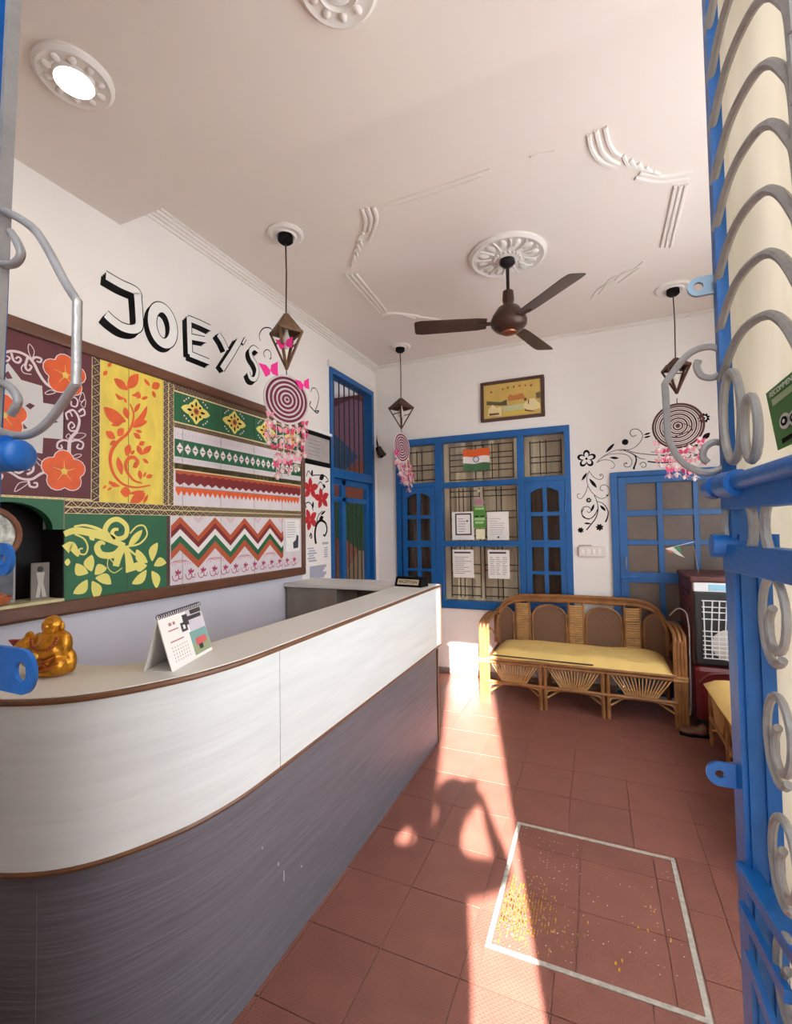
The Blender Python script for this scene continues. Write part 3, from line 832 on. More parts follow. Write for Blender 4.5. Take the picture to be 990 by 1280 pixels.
if dirsgn < 0:
    _o = offset
    offset = lambda p, d: _o(p, -d)
    BASE = offset(OUT, .025)
k_seam = 9
kb = next(i for i, p in enumerate(BASE) if p[0] < -1.24)
sheetwall(BASE[:kb + 1], 0, .655, .02).build('base_panel', M_GREYLAM, counter, smooth=True)
sheetwall([(BASE[kb][0] + .004, BASE[kb][1] + .001)] + BASE[kb + 1:], 0, .655, .02).build('base_panel', M_GREYLAM, counter, smooth=True)
up1 = [p for p in OUT if p[1] >= 1.285 - 1e-6]; up2 = [(OUT[2][0], OUT[2][1] - .003)] + [p for p in OUT if p[1] < 1.28]
sheetwall(up1, .655, ZT - .018, .03).build('front_panel', M_WHITELAM, counter, smooth=True)
sheetwall(up2, .655, ZT - .018, .03).build('front_panel', M_WHITELAM, counter, smooth=True)
def bead(path, z, r, name, n=8):
    MB().tube([(p[0], p[1], z) for p in path], r, n).build(name, M_BEAD, counter, smooth=True)
bead(offset(OUT, -.001), ZT - .011, .0085, 'edge_bead'); bead(offset(OUT, .006), .649, .0095, 'edge_bead')
MB().tube([(-.990, 3.028, ZT - .02), (-.990, 3.028, .655)], .004, 6).build('corner_bead', M_BEAD, counter)
MB().tube([(-1.016, 3.022, .64), (-1.016, 3.022, .0)], .004, 6).build('corner_bead', M_BEAD, counter)
# top
mb = MB(); n = len(OUT)
top = OUT + INN[::-1]
MB().prism([(p[0], p[1], ZT - .02) for p in top], (0, 0, .02)).build('counter_top', M_TOPLAM, counter, bevel=.002)
# end panel, inner face, desk shelf
MB().box((-1.243, 3.0, 0), (-1.018, 3.024, ZT - .02)).build('end_panel', M_GREYLAM, counter)
MB().box((-1.243, 3.004, .655), (-.995, 3.0285, ZT - .02)).build('end_panel', M_WHITELAM, counter)
sheetwall(INN, .0, ZT - .02, -.018).build('inner_panel', M_BRGREY, counter, smooth=True)
# return cabinet at the far end
MB().box((-2.14, 2.82, ZT - .035), (-1.243, 3.20, ZT - .008)).build('return_top', M_TOPLAM, counter, bevel=.002)
MB().box((-2.13, 2.84, 0), (-1.70, 3.18, ZT - .035)).build('return_cabinet', M_BRGREY, counter, bevel=.003)
MB().box((-1.70, 3.15, 0), (-1.243, 3.17, ZT - .035)).build('return_back', M_BRGREY, counter)
MB().box((-1.70, 2.86, .80), (-1.243, 3.15, .815)).build('return_shelf', M_BRGREY, counter)
for px, py, l in ((348, 1080, .012), (355, 1095, .035), (377, 1083, .008), (328, 1060, .006)):
    q = at(px, py, 'X', -1.018 + .0006); sc = MB().add([(q.x, q.y - .0015, q.z - l/2), (q.x, q.y + .0015, q.z - l/2), (q.x, q.y + .0015, q.z + l/2), (q.x, q.y - .0015, q.z + l/2)], [(0, 1, 2, 3)]); sc.build('scuff_mark', M_WHITE, counter)

# ---------------- desk calendar
cal = thing('desk_calendar', 'open white desk calendar standing like a tent on the counter', 'calendar', (-1.13, 1.03, ZT))
A = Vector((-1.088, .935, ZT)); Bq = Vector((-1.168, 1.160, ZT)); dirc = (Bq - A).normalized(); nrm = Vector((dirc.y, -dirc.x, 0))
if nrm.x < 0: nrm = -nrm
Lc = (Bq - A).length; hgt = .145
apex0 = A - nrm*.045 + Vector((0, 0, hgt)); apex1 = Bq - nrm*.045 + Vector((0, 0, hgt))
back0 = A - nrm*.085; back1 = Bq - nrm*.085
th = nrm*.003
MB().prism([A, Bq, apex1, apex0], -th).build('front_page', M_PAPER, cal)
MB().prism([back0, back1, apex1, apex0], th).build('back_board', M_PAPER, cal)
b = MB().prism([A - nrm*.003, Bq - nrm*.003, back1, back0], Vector((0, 0, .002))); b.build('base_card', M_PAPER, cal)
sp_ = MB()
for i in range(20):
    p = apex0.lerp(apex1, (i + .5)/20)
    sp_.tube([p + Vector((0, 0, .004)) + nrm*.007*math.cos(t) + Vector((0, 0, .007*math.sin(t))) for t in [2*PI*k/8 for k in range(8)]], .0012, 5, True)
sp_.build('wire_binding', mat('dark_wire', (70, 66, 70), .4, .5), cal)
def page(u, v, off=.0006):   # u along, v up the front page
    return (A.lerp(Bq, u)).lerp(apex0.lerp(apex1, u), v) + nrm*off
def pquad(mb, u0, v0, u1, v1, off=.0008): mb.add([page(u0, v0, off), page(u1, v0, off), page(u1, v1, off), page(u0, v1, off)], [(0, 1, 2, 3)])
def cpart(nm, rgb, qs, off=.0008):
    b = MB()
    for q in qs: pquad(b, *q, off)
    b.build(nm, mat('cal_' + nm, rgb, .7), cal)
cpart('photo_sky', (206, 196, 204), [(.60, .52, .99, .97)]); cpart('photo_teal', (120, 160, 152), [(.56, .30, .99, .54)]); cpart('photo_grass', (150, 158, 122), [(.56, .06, .99, .30)])
cpart('photo_red_roof', (206, 92, 92), [(.66, .24, .92, .38)], .0014); cpart('photo_dark', (64, 58, 60), [(.50, .70, .62, .92), (.62, .78, .95, .86), (.42, .60, .56, .78), (.70, .88, .98, .97), (.70, .14, .80, .24)], .0014)
cpart('photo_light', (230, 226, 226), [(.46, .65, .51, .73)], .002)
dots = [(.12 + .055*i, .12 + .065*j, .135 + .055*i, .15 + .065*j) for i in range(7) for j in range(5)]
cpart('date_grid', (176, 150, 152), dots); cpart('title_print', (186, 120, 124), [(.18, .80, .24, .86), (.27, .80, .32, .86), (.14, .70, .36, .725), (.12, .49, .42, .515)])

# ---------------- name plate on the far end of the counter
pl_ = thing('reception_plate', 'small black wedge desk sign reading reception on the end of the counter', 'sign', (-1.14, 2.88, ZT))
w0, w1 = Vector((-1.250, 2.835, ZT)), Vector((-1.045, 2.80, ZT))
dd = (w1 - w0).normalized(); nn = Vector((-dd.y, dd.x, 0))
MB().prism([w0, w0 + nn*.10, w0 + nn*.075 + Vector((0, 0, .062)), w0 + nn*.025 + Vector((0, 0, .062))], w1 - w0).build('wedge_block', M_BLACK, pl_, bevel=.003)
def fp(u, v, off=.0015):
    q = w0.lerp(w1, u) + nn*.025*v + Vector((0, 0, .062*v)); return q + Vector((nn.x*-.9, nn.y*-.9, .35))*off
MB().add([fp(.10, .22), fp(.88, .22), fp(.88, .76), fp(.10, .76)], [(0, 1, 2, 3)]).build('brass_plate', mat('plate_cream', (206, 188, 160), .5), pl_)
tx = bpy.data.curves.new('lettering', 'FONT'); tx.body = 'RECEPTION'; tx.size = .027; tx.align_x = 'CENTER'; tx.align_y = 'CENTER'; tx.extrude = .0004
def text_mesh(cv, name, M4, m, parent):
    o = bpy.data.objects.new('tmp', cv); COL.objects.link(o)
    dg = bpy.context.evaluated_depsgraph_get(); me = bpy.data.meshes.new_from_object(o.evaluated_get(dg))
    bpy.data.objects.remove(o)
    me.transform(wmat(parent).inverted() @ M4); me.materials.clear(); me.materials.append(m); me.name = name
    ob = bpy.data.objects.new(name, me); COL.objects.link(ob); ob.parent = parent
    return ob
upv = (Vector((0, 0, .062)) + nn*.025).normalized(); fn = dd.cross(upv)
cc = fp(.49, .5, .003)
text_mesh(tx, 'lettering', Matrix(((dd.x, upv.x, fn.x, cc.x), (dd.y, upv.y, fn.y, cc.y), (dd.z, upv.z, fn.z, cc.z), (0, 0, 0, 1))), M_BLACK, pl_)

# ---------------- gilded laughing figurine with its sack
M_GOLD = mat('antique_gold', (206, 140, 40), .28, .75, var=((60, 60, 60), .35), bump=((140, 140, 140), .25))
M_GOLDR = mat('red_gold', (168, 84, 40), .35, .6, var=((60, 60, 60), .3))
bx, by = -1.385, .800
fig = thing('buddha_figurine', 'gold laughing buddha figurine with a sack standing on the rounded counter end', 'figurine', (bx, by, ZT))
side = Vector((.917, .398, 0)); fw = Vector((.398, -.917, 0))      # its right and its front, as it faces the gate
def B3(a, b, c_): return Vector((bx, by, ZT)) + side*a + fw*b + Vector((0, 0, c_))
rm = Matrix.Rotation(math.radians(23.4), 3, 'Z')
def fuse(name, blobs, m, parent, vox=.0035):
    mb = MB()
    for cpt, r in blobs: mb.ball(B3(*cpt), r, 14, 8, rm)
    o = mb.build(name, m, parent, smooth=True)
    r_ = o.modifiers.new('remesh', 'REMESH'); r_.mode = 'VOXEL'; r_.voxel_size = vox; r_.use_smooth_shade = True
    s_ = o.modifiers.new('smooth', 'SMOOTH'); s_.iterations = 3
    return o
fuse('robed_body', [((0, 0, .012), (.050, .042, .016)), ((0, 0, .035), (.046, .040, .034)), ((0, .008, .070), (.042, .040, .036)), ((0, 0, .10), (.038, .030, .030)),
                    ((-.036, .005, .085), (.016, .022, .032)), ((.036, .005, .085), (.016, .022, .034)), ((.03, .02, .03), (.020, .026, .026)), ((-.028, .02, .03), (.020, .026, .026)),
                    ((.046, -.005, .035), (.012, .018, .032))], M_GOLD, fig)
fuse('head', [((0, .004, .137), (.023, .024, .027)), ((0, .016, .124), (.016, .012, .012)), ((-.025, .002, .132), (.006, .008, .015)), ((.025, .002, .132), (.006, .008, .015)), ((0, .028, .136), (.005, .006, .006)),
              ((.010, .024, .146), (.006, .005, .003)), ((-.010, .024, .146), (.006, .005, .003))], M_GOLD, fig, .0022)
fuse('sack', [((-.072, -.005, .072), (.036, .032, .032)), ((-.070, -.005, .105), (.012, .012, .014)), ((-.060, 0, .05), (.03, .028, .03))], M_GOLD, fig)
MB().prism([B3(-.118, .0, .098), B3(-.088, .0, .098), B3(-.102, .0, .080)], fw*.01).build('sack_tip', mat('red_lacquer', (170, 52, 44), .4), fig)
be = MB()
for i in range(15):
    t = PI*(i/14); be.ball(B3(.034*math.cos(t), .034 + .008*math.sin(t), .106 - .030*math.sin(t)), .0052, 8, 5)
be.build('bead_necklace', M_GOLDR, fig, smooth=True)
fo = MB()
for k, (a, zz) in enumerate(((-.02, .03), (0, .022), (.02, .03), (-.01, .05), (.012, .048))): fo.tube(spline([B3(a - .02, .036, zz + .01), B3(a, .046, zz), B3(a + .02, .038, zz + .012)], 4), .0035, 6)
fo.build('robe_folds', M_GOLDR, fig, smooth=True)
MB().ball(B3(-.018, .047, .062), (.013, .006, .010), 10, 6, rm).build('ingot', mat('pale_gold', (232, 196, 96), .3, .7), fig, smooth=True)
# ================================================================== painted plank board on the left wall
XB = -2.10
BY0, BY1, BZ0, BZ1 = 0.72, 3.035, 1.097, 2.315
M_MAROON = mat('maroon_paint', (98, 38, 46), .6, var=((10, 5, 5), .12)); M_YELLOW = mat('yellow_paint', (236, 206, 84), .6, var=((20, 20, 8), .10))
M_BGREEN = mat('green_paint', (34, 98, 62), .55, var=((10, 5, 5), .10)); M_OFFW = mat('lilac_white_paint', (222, 210, 212), .65, var=((10, 10, 6), .06))
M_ORANGE = mat('orange_paint', (228, 94, 40), .6, var=((20, 20, 20), .12)); M_CREAM = mat('cream_paint', (232, 212, 156), .65)
M_DKBR = mat('dark_brown_paint', (84, 54, 46), .6); M_LYEL = mat('pale_yellow_paint', (238, 224, 120), .6); M_PINKW = mat('pinkish_white_paint', (240, 222, 222), .65)
M_RUST = mat('rust_paint', (186, 84, 46), .6); M_DRED = mat('dark_red_paint', (128, 34, 36), .6); M_GOLDP = mat('golden_yellow_paint', (232, 198, 90), .6)
board = thing('painted_board', 'large wood framed plank board painted with folk flower and zigzag patterns', 'board', (XL, 1.9, BZ0))
Z0, Z1, YE = BZ0 + .060, BZ1 - .055, BY1 - .046
seams = [BY0, .945, 1.247, 1.546, 1.869, 2.153, 2.454, 2.75, YE]
M_PLANK = mat('plank_wood', (150, 120, 100), .7, var=((10, 10, 3), .12))
for i in range(8):
    a, b_ = seams[i] + .0012, seams[i+1] - .0012
    z0 = 1.60 if i < 2 else Z0
    MB().box((XL - .002, a, z0), (XB - random.uniform(0, .0006), b_, Z1)).build('plank', M_PLANK, board)
# frame mouldings
def mould(y0, z0, y1, z1):
    m_ = MB().box((XL - .002, y0, z0), (XB + .016, y1, z1)); return m_.build('frame_moulding', M_FRAMEWOOD, board, bevel=.012)
mould(BY0, BZ1 - .058, BY1, BZ1); mould(BY0, BZ0, BY1, BZ0 + .062); mould(BY1 - .048, BZ0 + .055, BY1, BZ1 - .052)
D = Deco('X', XB, 1)
def fill(pts_or_rect, m, layer, name='painted_field', px=False):
    D.off = .001 + .0007*layer
    if len(pts_or_rect) == 4 and not isinstance(pts_or_rect[0], (tuple, list)): D.rect(*pts_or_rect)
    else: D.poly(D.pp(pts_or_rect) if px else pts_or_rect)
    return D.done(name, m, board)
def strips(u0, v0, u1, v1, m, layer=0):
    """a painted field, broken at the plank joints"""
    D.off = .001 + .0007*layer
    for i in range(8):
        a, b_ = max(u0, seams[i] + .0015), min(u1, seams[i+1] - .0015)
        if b_ > a + .003: D.rect(a, v0, b_, v1)
    return D.done('painted_field', m, board)
strips(BY0, 1.592, 1.362, Z1, M_MAROON); strips(1.404, 1.592, 1.742, Z1, M_YELLOW)
strips(1.252, Z0, 1.766, 1.533, M_BGREEN); strips(1.788, Z0, YE, 1.533, M_OFFW)
strips(1.766, Z0, 1.788, 1.533, M_DKBR)
strips(1.81, 2.048, YE, 2.22, M_BGREEN); strips(1.81, 1.592, YE, 2.02, M_OFFW)
# patterned borders
def band(u0, v0, u1, v1, per, rows=1, vert=False, m=None):
    strips(u0, v0, u1, v1, M_DKBR)
    D.off = .0024
    w = (u1 - u0) if vert else (v1 - v0)
    L_ = (v1 - v0) if vert else (u1 - u0); n = max(2, int(L_/per)); per = L_/n
    lw = .0034 if per > .035 else .0022
    for r in range(rows):
        a, b_ = w*r/rows + lw*.6, w*(r + 1)/rows - lw*.6
        pts = []
        for k in range(2*n + 1):
            q = (k*per/2, a if k % 2 == 0 else b_); pts.append(q)
        conv = (lambda q: (u0 + q[1], v0 + q[0])) if vert else (lambda q: (u0 + q[0], v0 + q[1]))
        D.stroke([conv(q) for q in pts], lw, sm=1)
        for e in (a, b_): D.stroke([conv((0, e)), conv((L_, e))], lw*.8, sm=1)
        for k in range(2*n - 1):
            D.ell(conv(((k + 1)*per/2, w*(r + .5)/rows + (w/rows*.13 if k % 2 else -w/rows*.13))), lw*.65, lw*.65, 6)
    D.done('border_pattern', m or M_CREAM, board)
band(1.252, 1.533, YE, 1.592, .052, 2); band(BY0, 1.592 - .0, 1.362, 1.602, .05, 1)
band(1.362, 1.592, 1.404, Z1, .045, 1, True); band(1.742, 1.592, 1.776, Z1, .036, 1, True); band(1.776, 1.592, 1.81, Z1, .036, 1, True)
band(1.81, 2.222, YE, Z1, .022, 1); band(1.81, 2.018, YE, 2.048, .020, 1); band(1.81, 1.790, YE, 1.826, .020, 1)
for v in (2.050, 2.219, 1.788): fill((1.81, v - .003, YE, v + .003), M_CREAM, 3)
# star shaped yellow flowers on the green strip
for k in range(4):
    u, v = 1.962 + .308*k, 2.138
    D.off = .0025
    for a in range(8):
        t = a*PI/4; L_ = .088 if a % 2 == 0 else .062
        if a in (0, 4): L_ = .105
        D.leaf((u, v), (u + L_*math.cos(t), v + L_*.86*math.sin(t)), .055)
    D.ell((u, v), .062, .056); D.done('painted_flower', M_LYEL, board)
    D.off = .0032; D.ell((u, v), .052, .044, 8, .39); D.done('flower_inner', M_GOLDP, board)
    D.off = .0039
    for a in range(8):
        t = a*PI/4; D.leaf((u + .030*math.cos(t), v + .027*math.sin(t)), (u + (.066 if a % 2 == 0 else .052)*math.cos(t), v + (.058 if a % 2 == 0 else .046)*math.sin(t)), .014)
    D.done('flower_mark', M_BLACK, board)
    D.off = .0046; D.ell((u, v), .019, .019, 12); D.done('flower_heart', M_RUST, board)
    D.off = .0050; D.ell((u, v), .009, .009, 8); D.done('flower_eye', M_DKBR, board)
    D.off = .0026
    for a in (1, 3, 5, 7):
        t = a*PI/4
        for d_ in (-.22, 0, .22): D.ell((u + .098*math.cos(t + d_), v + .078*math.sin(t + d_)), .0055, .0055, 6)
    D.done('white_dots', M_PINKW, board, stuff=True)
# green strip with white diamonds
strips(1.815, 1.860, YE, 1.957, M_BGREEN, 1)
D.off = .0026
nd = 21
for k in range(nd):
    u = 1.85 + k*.0535; h = .031; D.poly([(u - .024, 1.909), (u, 1.909 - h), (u + .024, 1.909), (u, 1.909 + h)])
D.done('painted_diamonds', M_PINKW, board)
D.off = .0033
D.stroke([(1.82, 1.909), (YE, 1.909)], .003, sm=1)
for k in range(nd): D.ell((1.85 + k*.0535, 1.909), .006, .006, 6)
D.done('diamond_line', M_BGREEN, board)
D.off = .0026
for v0 in (1.845, 1.990):
    for k in range(46): D.stroke([(1.83 + k*.025, v0 - .008), (1.842 + k*.025, v0 + .006)], .0025, sm=1)
D.done('scribble_line', mat('grey_lilac', (186, 172, 182), .7), board, stuff=True)
# red and orange saw teeth
def teeth(v0, v1, per, depth, m, layer):
    D.off = .001 + .0007*layer; n = int((YE - 1.822)/per)
    pts = [(1.822, v1)]
    for k in range(2*n + 1): pts.append((1.822 + k*per/2, v0 if k % 2 == 0 else v0 - depth))
    pts.append((1.822 + n*per, v1)); D.poly(pts); return D.done('painted_teeth', m, board)
teeth(1.722, 1.785, .058, .018, M_DRED, 1); teeth(1.772, 1.786, .058, .010, M_RUST, 2)
fill((1.822, 1.693, YE, 1.6955), M_DKBR, 2); teeth(1.672, 1.692, .038, .028, M_ORANGE, 1)
# zigzag bands
def zig(top, bot, m, layer):
    per = .2535; D.off = .001 + .0007*layer; u0, u1 = 1.792, 2.762
    def zf(u, base):
        t = ((u - 1.852)/per) % 1.0; t = min(t, 1 - t)*2
        return base - .108*t
    us = sorted(set([u0, u1] + [1.852 + per*k/2 for k in range(-1, 9) if u0 < 1.852 + per*k/2 < u1]))
    up = [(u, min(1.531, zf(u, top))) for u in us]; dn = [(u, zf(u, bot)) for u in us]
    for i in range(len(us) - 1): D.poly([dn[i], dn[i+1], up[i+1], up[i]])
    D.done('painted_zigzag', m, board)
zig(1.530, 1.492, M_RUST, 1); zig(1.494, 1.462, M_DRED, 2); zig(1.464, 1.424, mat('clean_white', (236, 230, 224), .6), 1); zig(1.426, 1.388, M_BGREEN, 2); zig(1.390, 1.345, M_RUST, 1)
M_MAG = mat('magenta_line', (176, 58, 92), .7)
D.off = .0019
for k in range(4):
    u = 1.852 + .2535*k
    for r in (.035, .052, .068): D.stroke([(u - r, 1.262), (u - r*.8, 1.262 + .02), (u, 1.262 + r*.42), (u + r*.8, 1.262 + .02), (u + r, 1.262)][::1], .003)
for k in range(4):
    u = 1.979 + .2535*k
    for r in (.018, .03): D.stroke([(u - r, 1.531), (u - r*.6, 1.531 - r*.7), (u, 1.531 - r), (u + r*.6, 1.531 - r*.7), (u + r, 1.531)], .003)
D.done('line_fans', mat('pink_line', (206, 120, 136), .7), board, stuff=True)
D.off = .0026
for k in range(13):
    u, v, s_ = 1.835 + .088*k, 1.205, .030
    D.stroke([(u - 1.2*s_, v + .2*s_), (u - .9*s_, v - .6*s_), (u - .2*s_, v - .8*s_), (u + .3*s_, v - .2*s_), (u - .1*s_, v + .3*s_), (u - .5*s_, v)], .004, .006)
    D.stroke([(u + .2*s_, v - .4*s_), (u + .8*s_, v - .6*s_), (u + 1.1*s_, v + .1*s_)], .006, .003)
    D.leaf((u, v + .3*s_), (u - .5*s_, v + 1.0*s_), .012); D.leaf((u + .1*s_, v + .3*s_), (u + .1*s_, v + 1.3*s_), .012); D.leaf((u + .2*s_, v + .3*s_), (u + .8*s_, v + .9*s_), .012)
D.done('scroll_row', M_MAG, board)
# maroon field
c = crop(0, 390, 5.12); P = lambda pts: D.pp(c(pts)); KB = .00078
fill(P([(-120, 420), (-60, 330), (0, 372), (50, 325), (135, 435), (268, 474), (275, 582), (405, 602), (400, 815), (275, 805), (270, 906), (160, 890), (0, 850), (-120, 800)]), mat('pale_grey_paint', (206, 200, 196), .65), 1)
fill(P([(160, 600), (188, 582), (222, 600), (192, 625)]), M_MAROON, 2); fill(P([(20, 400), (50, 378), (78, 425), (45, 430)]), M_MAROON, 2)
fill(P([(340, 712), (372, 705), (345, 690)]), M_MAROON, 2); fill(P([(130, 725), (150, 718), (175, 745), (150, 748)]), M_MAROON, 2)
D.off = .0024
for p, a, b_ in (([(-60, 320), (0, 275), (60, 252), (120, 258), (175, 285), (215, 330), (245, 390), (290, 455), (350, 492), (405, 500)], 12, 16),
              ([(70, 262), (85, 310), (115, 325), (132, 305), (115, 288), (98, 300)], 12, 8), ([(175, 290), (160, 350), (180, 375), (200, 350), (182, 338)], 12, 8),
              ([(170, 320), (135, 355), (150, 390), (200, 400)], 6, 4), ([(200, 310), (225, 290), (262, 300), (255, 322), (232, 315)], 12, 8), ([(0, 215), (25, 235), (10, 260), (-20, 250)], 10, 8), ([(0, 300), (40, 315), (60, 295), (35, 280)], 10, 8),
              ([(430, 640), (470, 630), (505, 690), (490, 760), (450, 810), (440, 870), (440, 950)], 10, 22), ([(440, 560), (470, 545), (495, 570), (485, 605), (455, 598), (455, 570)], 10, 8), ([(500, 640), (530, 620), (540, 655), (510, 668)], 12, 8),
              ([(430, 690), (420, 650), (445, 640), (460, 670)], 10, 8), ([(490, 760), (450, 760), (435, 730), (455, 705), (475, 730), (455, 745)], 10, 8),
              ([(450, 835), (410, 820), (370, 835), (365, 870), (395, 872), (388, 850)], 12, 8), ([(450, 830), (490, 820), (530, 840), (520, 875), (490, 868), (502, 845)], 12, 8),
              ([(20, 1010), (70, 1030), (130, 1065), (200, 1070), (260, 1035), (330, 1005)], 10, 14), ([(90, 1020), (120, 1030), (150, 1010), (140, 985), (115, 1000)], 12, 8), ([(170, 1040), (205, 1020), (210, 985), (180, 975), (170, 1005), (190, 1010)], 12, 8),
              ([(180, 1075), (190, 1115), (230, 1120), (235, 1095), (212, 1095)], 12, 8), ([(-40, 1080), (0, 1070), (12, 1045), (-10, 1030)], 12, 8)):
    D.stroke(P(p), a*KB, b_*KB)
for p in ([(195, 290), (178, 240), (185, 205), (215, 245), (210, 285)], [(285, 520), (320, 500), (352, 515), (310, 528)], [(450, 800), (500, 775), (548, 785), (505, 815)], [(420, 800), (440, 780), (455, 820)],
          [(310, 1000), (250, 980), (222, 930), (265, 955), (300, 990)], [(180, 1090), (120, 1095), (90, 1150), (140, 1125)], [(505, 560), (525, 515), (540, 550), (520, 575)], [(515, 590), (545, 560), (540, 610)], [(460, 930), (490, 910), (520, 915), (490, 935)]):
    D.stroke(P(p), 4*KB, closed=True, sm=4)
D.done('painted_scrollwork', mat('pale_pink_paint', (228, 206, 208), .65), board)
def hibiscus(x, y, r, m, layer=3, sq=1.0):
    q = P([(x, y)])[0]; R_ = r*KB*.95
    for off_, k_, mm in ((0, 1.08, M_PINKW), (1, 1.0, m)):
        D.off = .001 + .0007*(layer + off_)
        for i in range(5):
            t = 2*PI*i/5 + .35
            D.ell((q[0] + .52*R_*math.cos(t), q[1] + .52*R_*math.sin(t)), .50*R_*k_, .46*R_*k_, 14, t)
        D.ell(q, .3*R_, .3*R_); D.done('painted_flower', mm, board)
    D.off = .001 + .0007*(layer + 2)
    for i in range(5):
        t = 2*PI*i/5 + .35; D.stroke([(q[0], q[1]), (q[0] + .55*R_*math.cos(t), q[1] + .55*R_*math.sin(t))], .004, .001, sm=1)
    D.ell(q, .15*R_, .15*R_, 10); D.done('flower_heart', M_GOLDP, board)
hibiscus(415, 405, 118, M_ORANGE); hibiscus(408, 1020, 120, M_ORANGE); hibiscus(20, 660, 110, M_ORANGE)
# yellow field
c = crop(110, 435, 6.095); KY = .00074
D.off = .0018
for p, a, b_ in (([(318, 425), (345, 500), (335, 580), (300, 650), (230, 710), (180, 780), (168, 870), (200, 970), (270, 1040), (370, 1062), (475, 1045)], 10, 9),
              ([(412, 1030), (350, 1010), (300, 950), (285, 890), (310, 840), (350, 835), (375, 865), (360, 895), (345, 890)], 8, 40)):
    D.stroke(P(p), a*KY, b_*KY, w1=24*KY)
for a, b_, w, bd in (((300, 320), (195, 232), 55, 0), ((300, 310), (382, 198), 60, 0), ((275, 385), (205, 345), 26, .01), ((330, 360), (380, 330), 22, -.01), ((385, 330), (365, 385), 22, .012), ((290, 420), (275, 380), 18, 0),
              ((405, 390), (455, 372), 20, 0), ((470, 290), (425, 235), 26, 0), ((485, 305), (545, 272), 48, 0), ((510, 380), (490, 325), 28, 0), ((175, 110), (150, 145), 20, 0), ((115, 208), (145, 175), 22, 0),
              ((285, 560), (115, 450), 80, .012), ((300, 540), (278, 450), 42, 0), ((175, 590), (260, 568), 28, 0), ((335, 600), (450, 440), 36, -.012), ((340, 605), (450, 560), 52, .010), ((350, 490), (395, 420), 26, 0),
              ((205, 690), (132, 635), 46, 0), ((225, 670), (268, 612), 42, 0), ((165, 740), (210, 705), 24, 0), ((345, 650), (400, 690), 34, 0), ((360, 630), (410, 640), 20, 0),
              ((290, 820), (315, 735), 44, 0), ((325, 812), (352, 780), 18, 0), ((405, 815), (375, 740), 38, 0), ((410, 810), (482, 745), 36, 0), ((385, 740), (430, 715), 28, 0), ((415, 845), (460, 878), 24, 0),
              ((255, 965), (225, 830), 40, 0), ((400, 1000), (390, 930), 30, 0), ((418, 985), (442, 945), 16, 0), ((440, 985), (490, 970), 28, 0),
              ((240, 1050), (155, 1010), 26, .008), ((235, 1058), (150, 1030), 20, -.006), ((110, 1070), (140, 1048), 14, 0), ((145, 1085), (180, 1062), 14, 0),
              ((245, 1095), (325, 1100), 62, 0), ((310, 1110), (430, 1092), 24, 0), ((320, 1180), (435, 1105), 60, 0), ((420, 1185), (455, 1115), 22, 0)):
    A_, B_ = P([a, b_]); D.leaf(A_, B_, w*KY*1.1, bd)
D.done('painted_vine', M_ORANGE, board)
# green field
c = crop(0, 620, 4.5); KG = .00092
D.off = .0018
for p, a, b_, w1 in (([(360, 215), (420, 195), (500, 205), (570, 225), (640, 255), (700, 280)], 26, 26, 40), ([(415, 172), (480, 165), (560, 190), (630, 240)], 8, 20, None),
              ([(640, 250), (590, 200), (615, 145), (665, 132), (710, 170), (705, 225), (660, 240), (630, 215), (640, 190), (665, 188)], 30, 14, 26),
              ([(690, 285), (640, 330), (570, 330), (545, 290), (565, 262), (590, 270)], 40, 10, 34), ([(365, 300), (400, 280), (440, 340)], 50, 8, 40), ([(420, 215), (470, 240), (492, 285), (480, 325), (450, 325), (445, 300), (465, 295)], 8, 8, None),
              ([(700, 285), (780, 270), (825, 220), (810, 170), (770, 170), (730, 210)], 10, 8, None), ([(640, 380), (610, 350), (605, 400), (640, 432), (685, 405)], 5, 5, None), ([(690, 280), (665, 340), (650, 395)], 44, 34, None), ([(700, 290), (720, 340), (735, 425)], 14, 60, None),
              ([(705, 285), (760, 330), (800, 350)], 16, 6, None)):
    D.stroke(P(p), a*KG, b_*KG, w1=None if w1 is None else w1*KG)
for a, b_, w in (((720, 285), (800, 190), 40), ((500, 220), (530, 250), 24), ((362, 372), (395, 372), 34)):
    A_, B_ = P([a, b_]); D.leaf(A_, B_, w*KG)
for cx_, cy_, tips in ((512, 450, [(515, 330), (425, 380), (410, 550), (540, 585), (625, 495), (600, 405)]), (845, 395, [(885, 262), (765, 300), (740, 495), (880, 520), (935, 375), (750, 380)])):
    for tx_, ty_ in tips:
        st_ = (cx_ + (tx_ - cx_)*.22, cy_ + (ty_ - cy_)*.22); A_, B_ = P([st_, (tx_, ty_)]); D.leaf(A_, B_, 52*KG, .012)
D.done('painted_vine', M_LYEL, board)
# niche: arched green fascia and dark lining
n_ = 10
arc = [(BY0, 1.560)] + [(1.056 + (1.206 - 1.056)*math.sin(PI/2*i/n_), 1.575 - .11*(1 - math.cos(PI/2*i/n_))) for i in range(n_ + 1)] + [(1.206, 1.465), (1.252, 1.465), (1.252, 1.600), (BY0, 1.600)]
MB().prism([(XL - .001, u, v) for u, v in arc], (XB + .0005 - XL, 0, 0)).build('niche_arch', M_BGREEN, board)
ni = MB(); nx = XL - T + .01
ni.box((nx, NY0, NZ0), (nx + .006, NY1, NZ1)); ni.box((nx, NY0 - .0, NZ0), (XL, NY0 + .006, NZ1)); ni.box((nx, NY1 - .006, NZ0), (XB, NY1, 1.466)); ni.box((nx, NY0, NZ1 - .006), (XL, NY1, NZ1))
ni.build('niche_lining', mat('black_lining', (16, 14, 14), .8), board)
MB().box((nx, BY0, NZ0 - .006), (XB + .004, NY1, NZ0 + .006)).build('niche_shelf', mat('cream_shelf', (206, 196, 150), .7, var=((9, 9, 9), .15)), board)
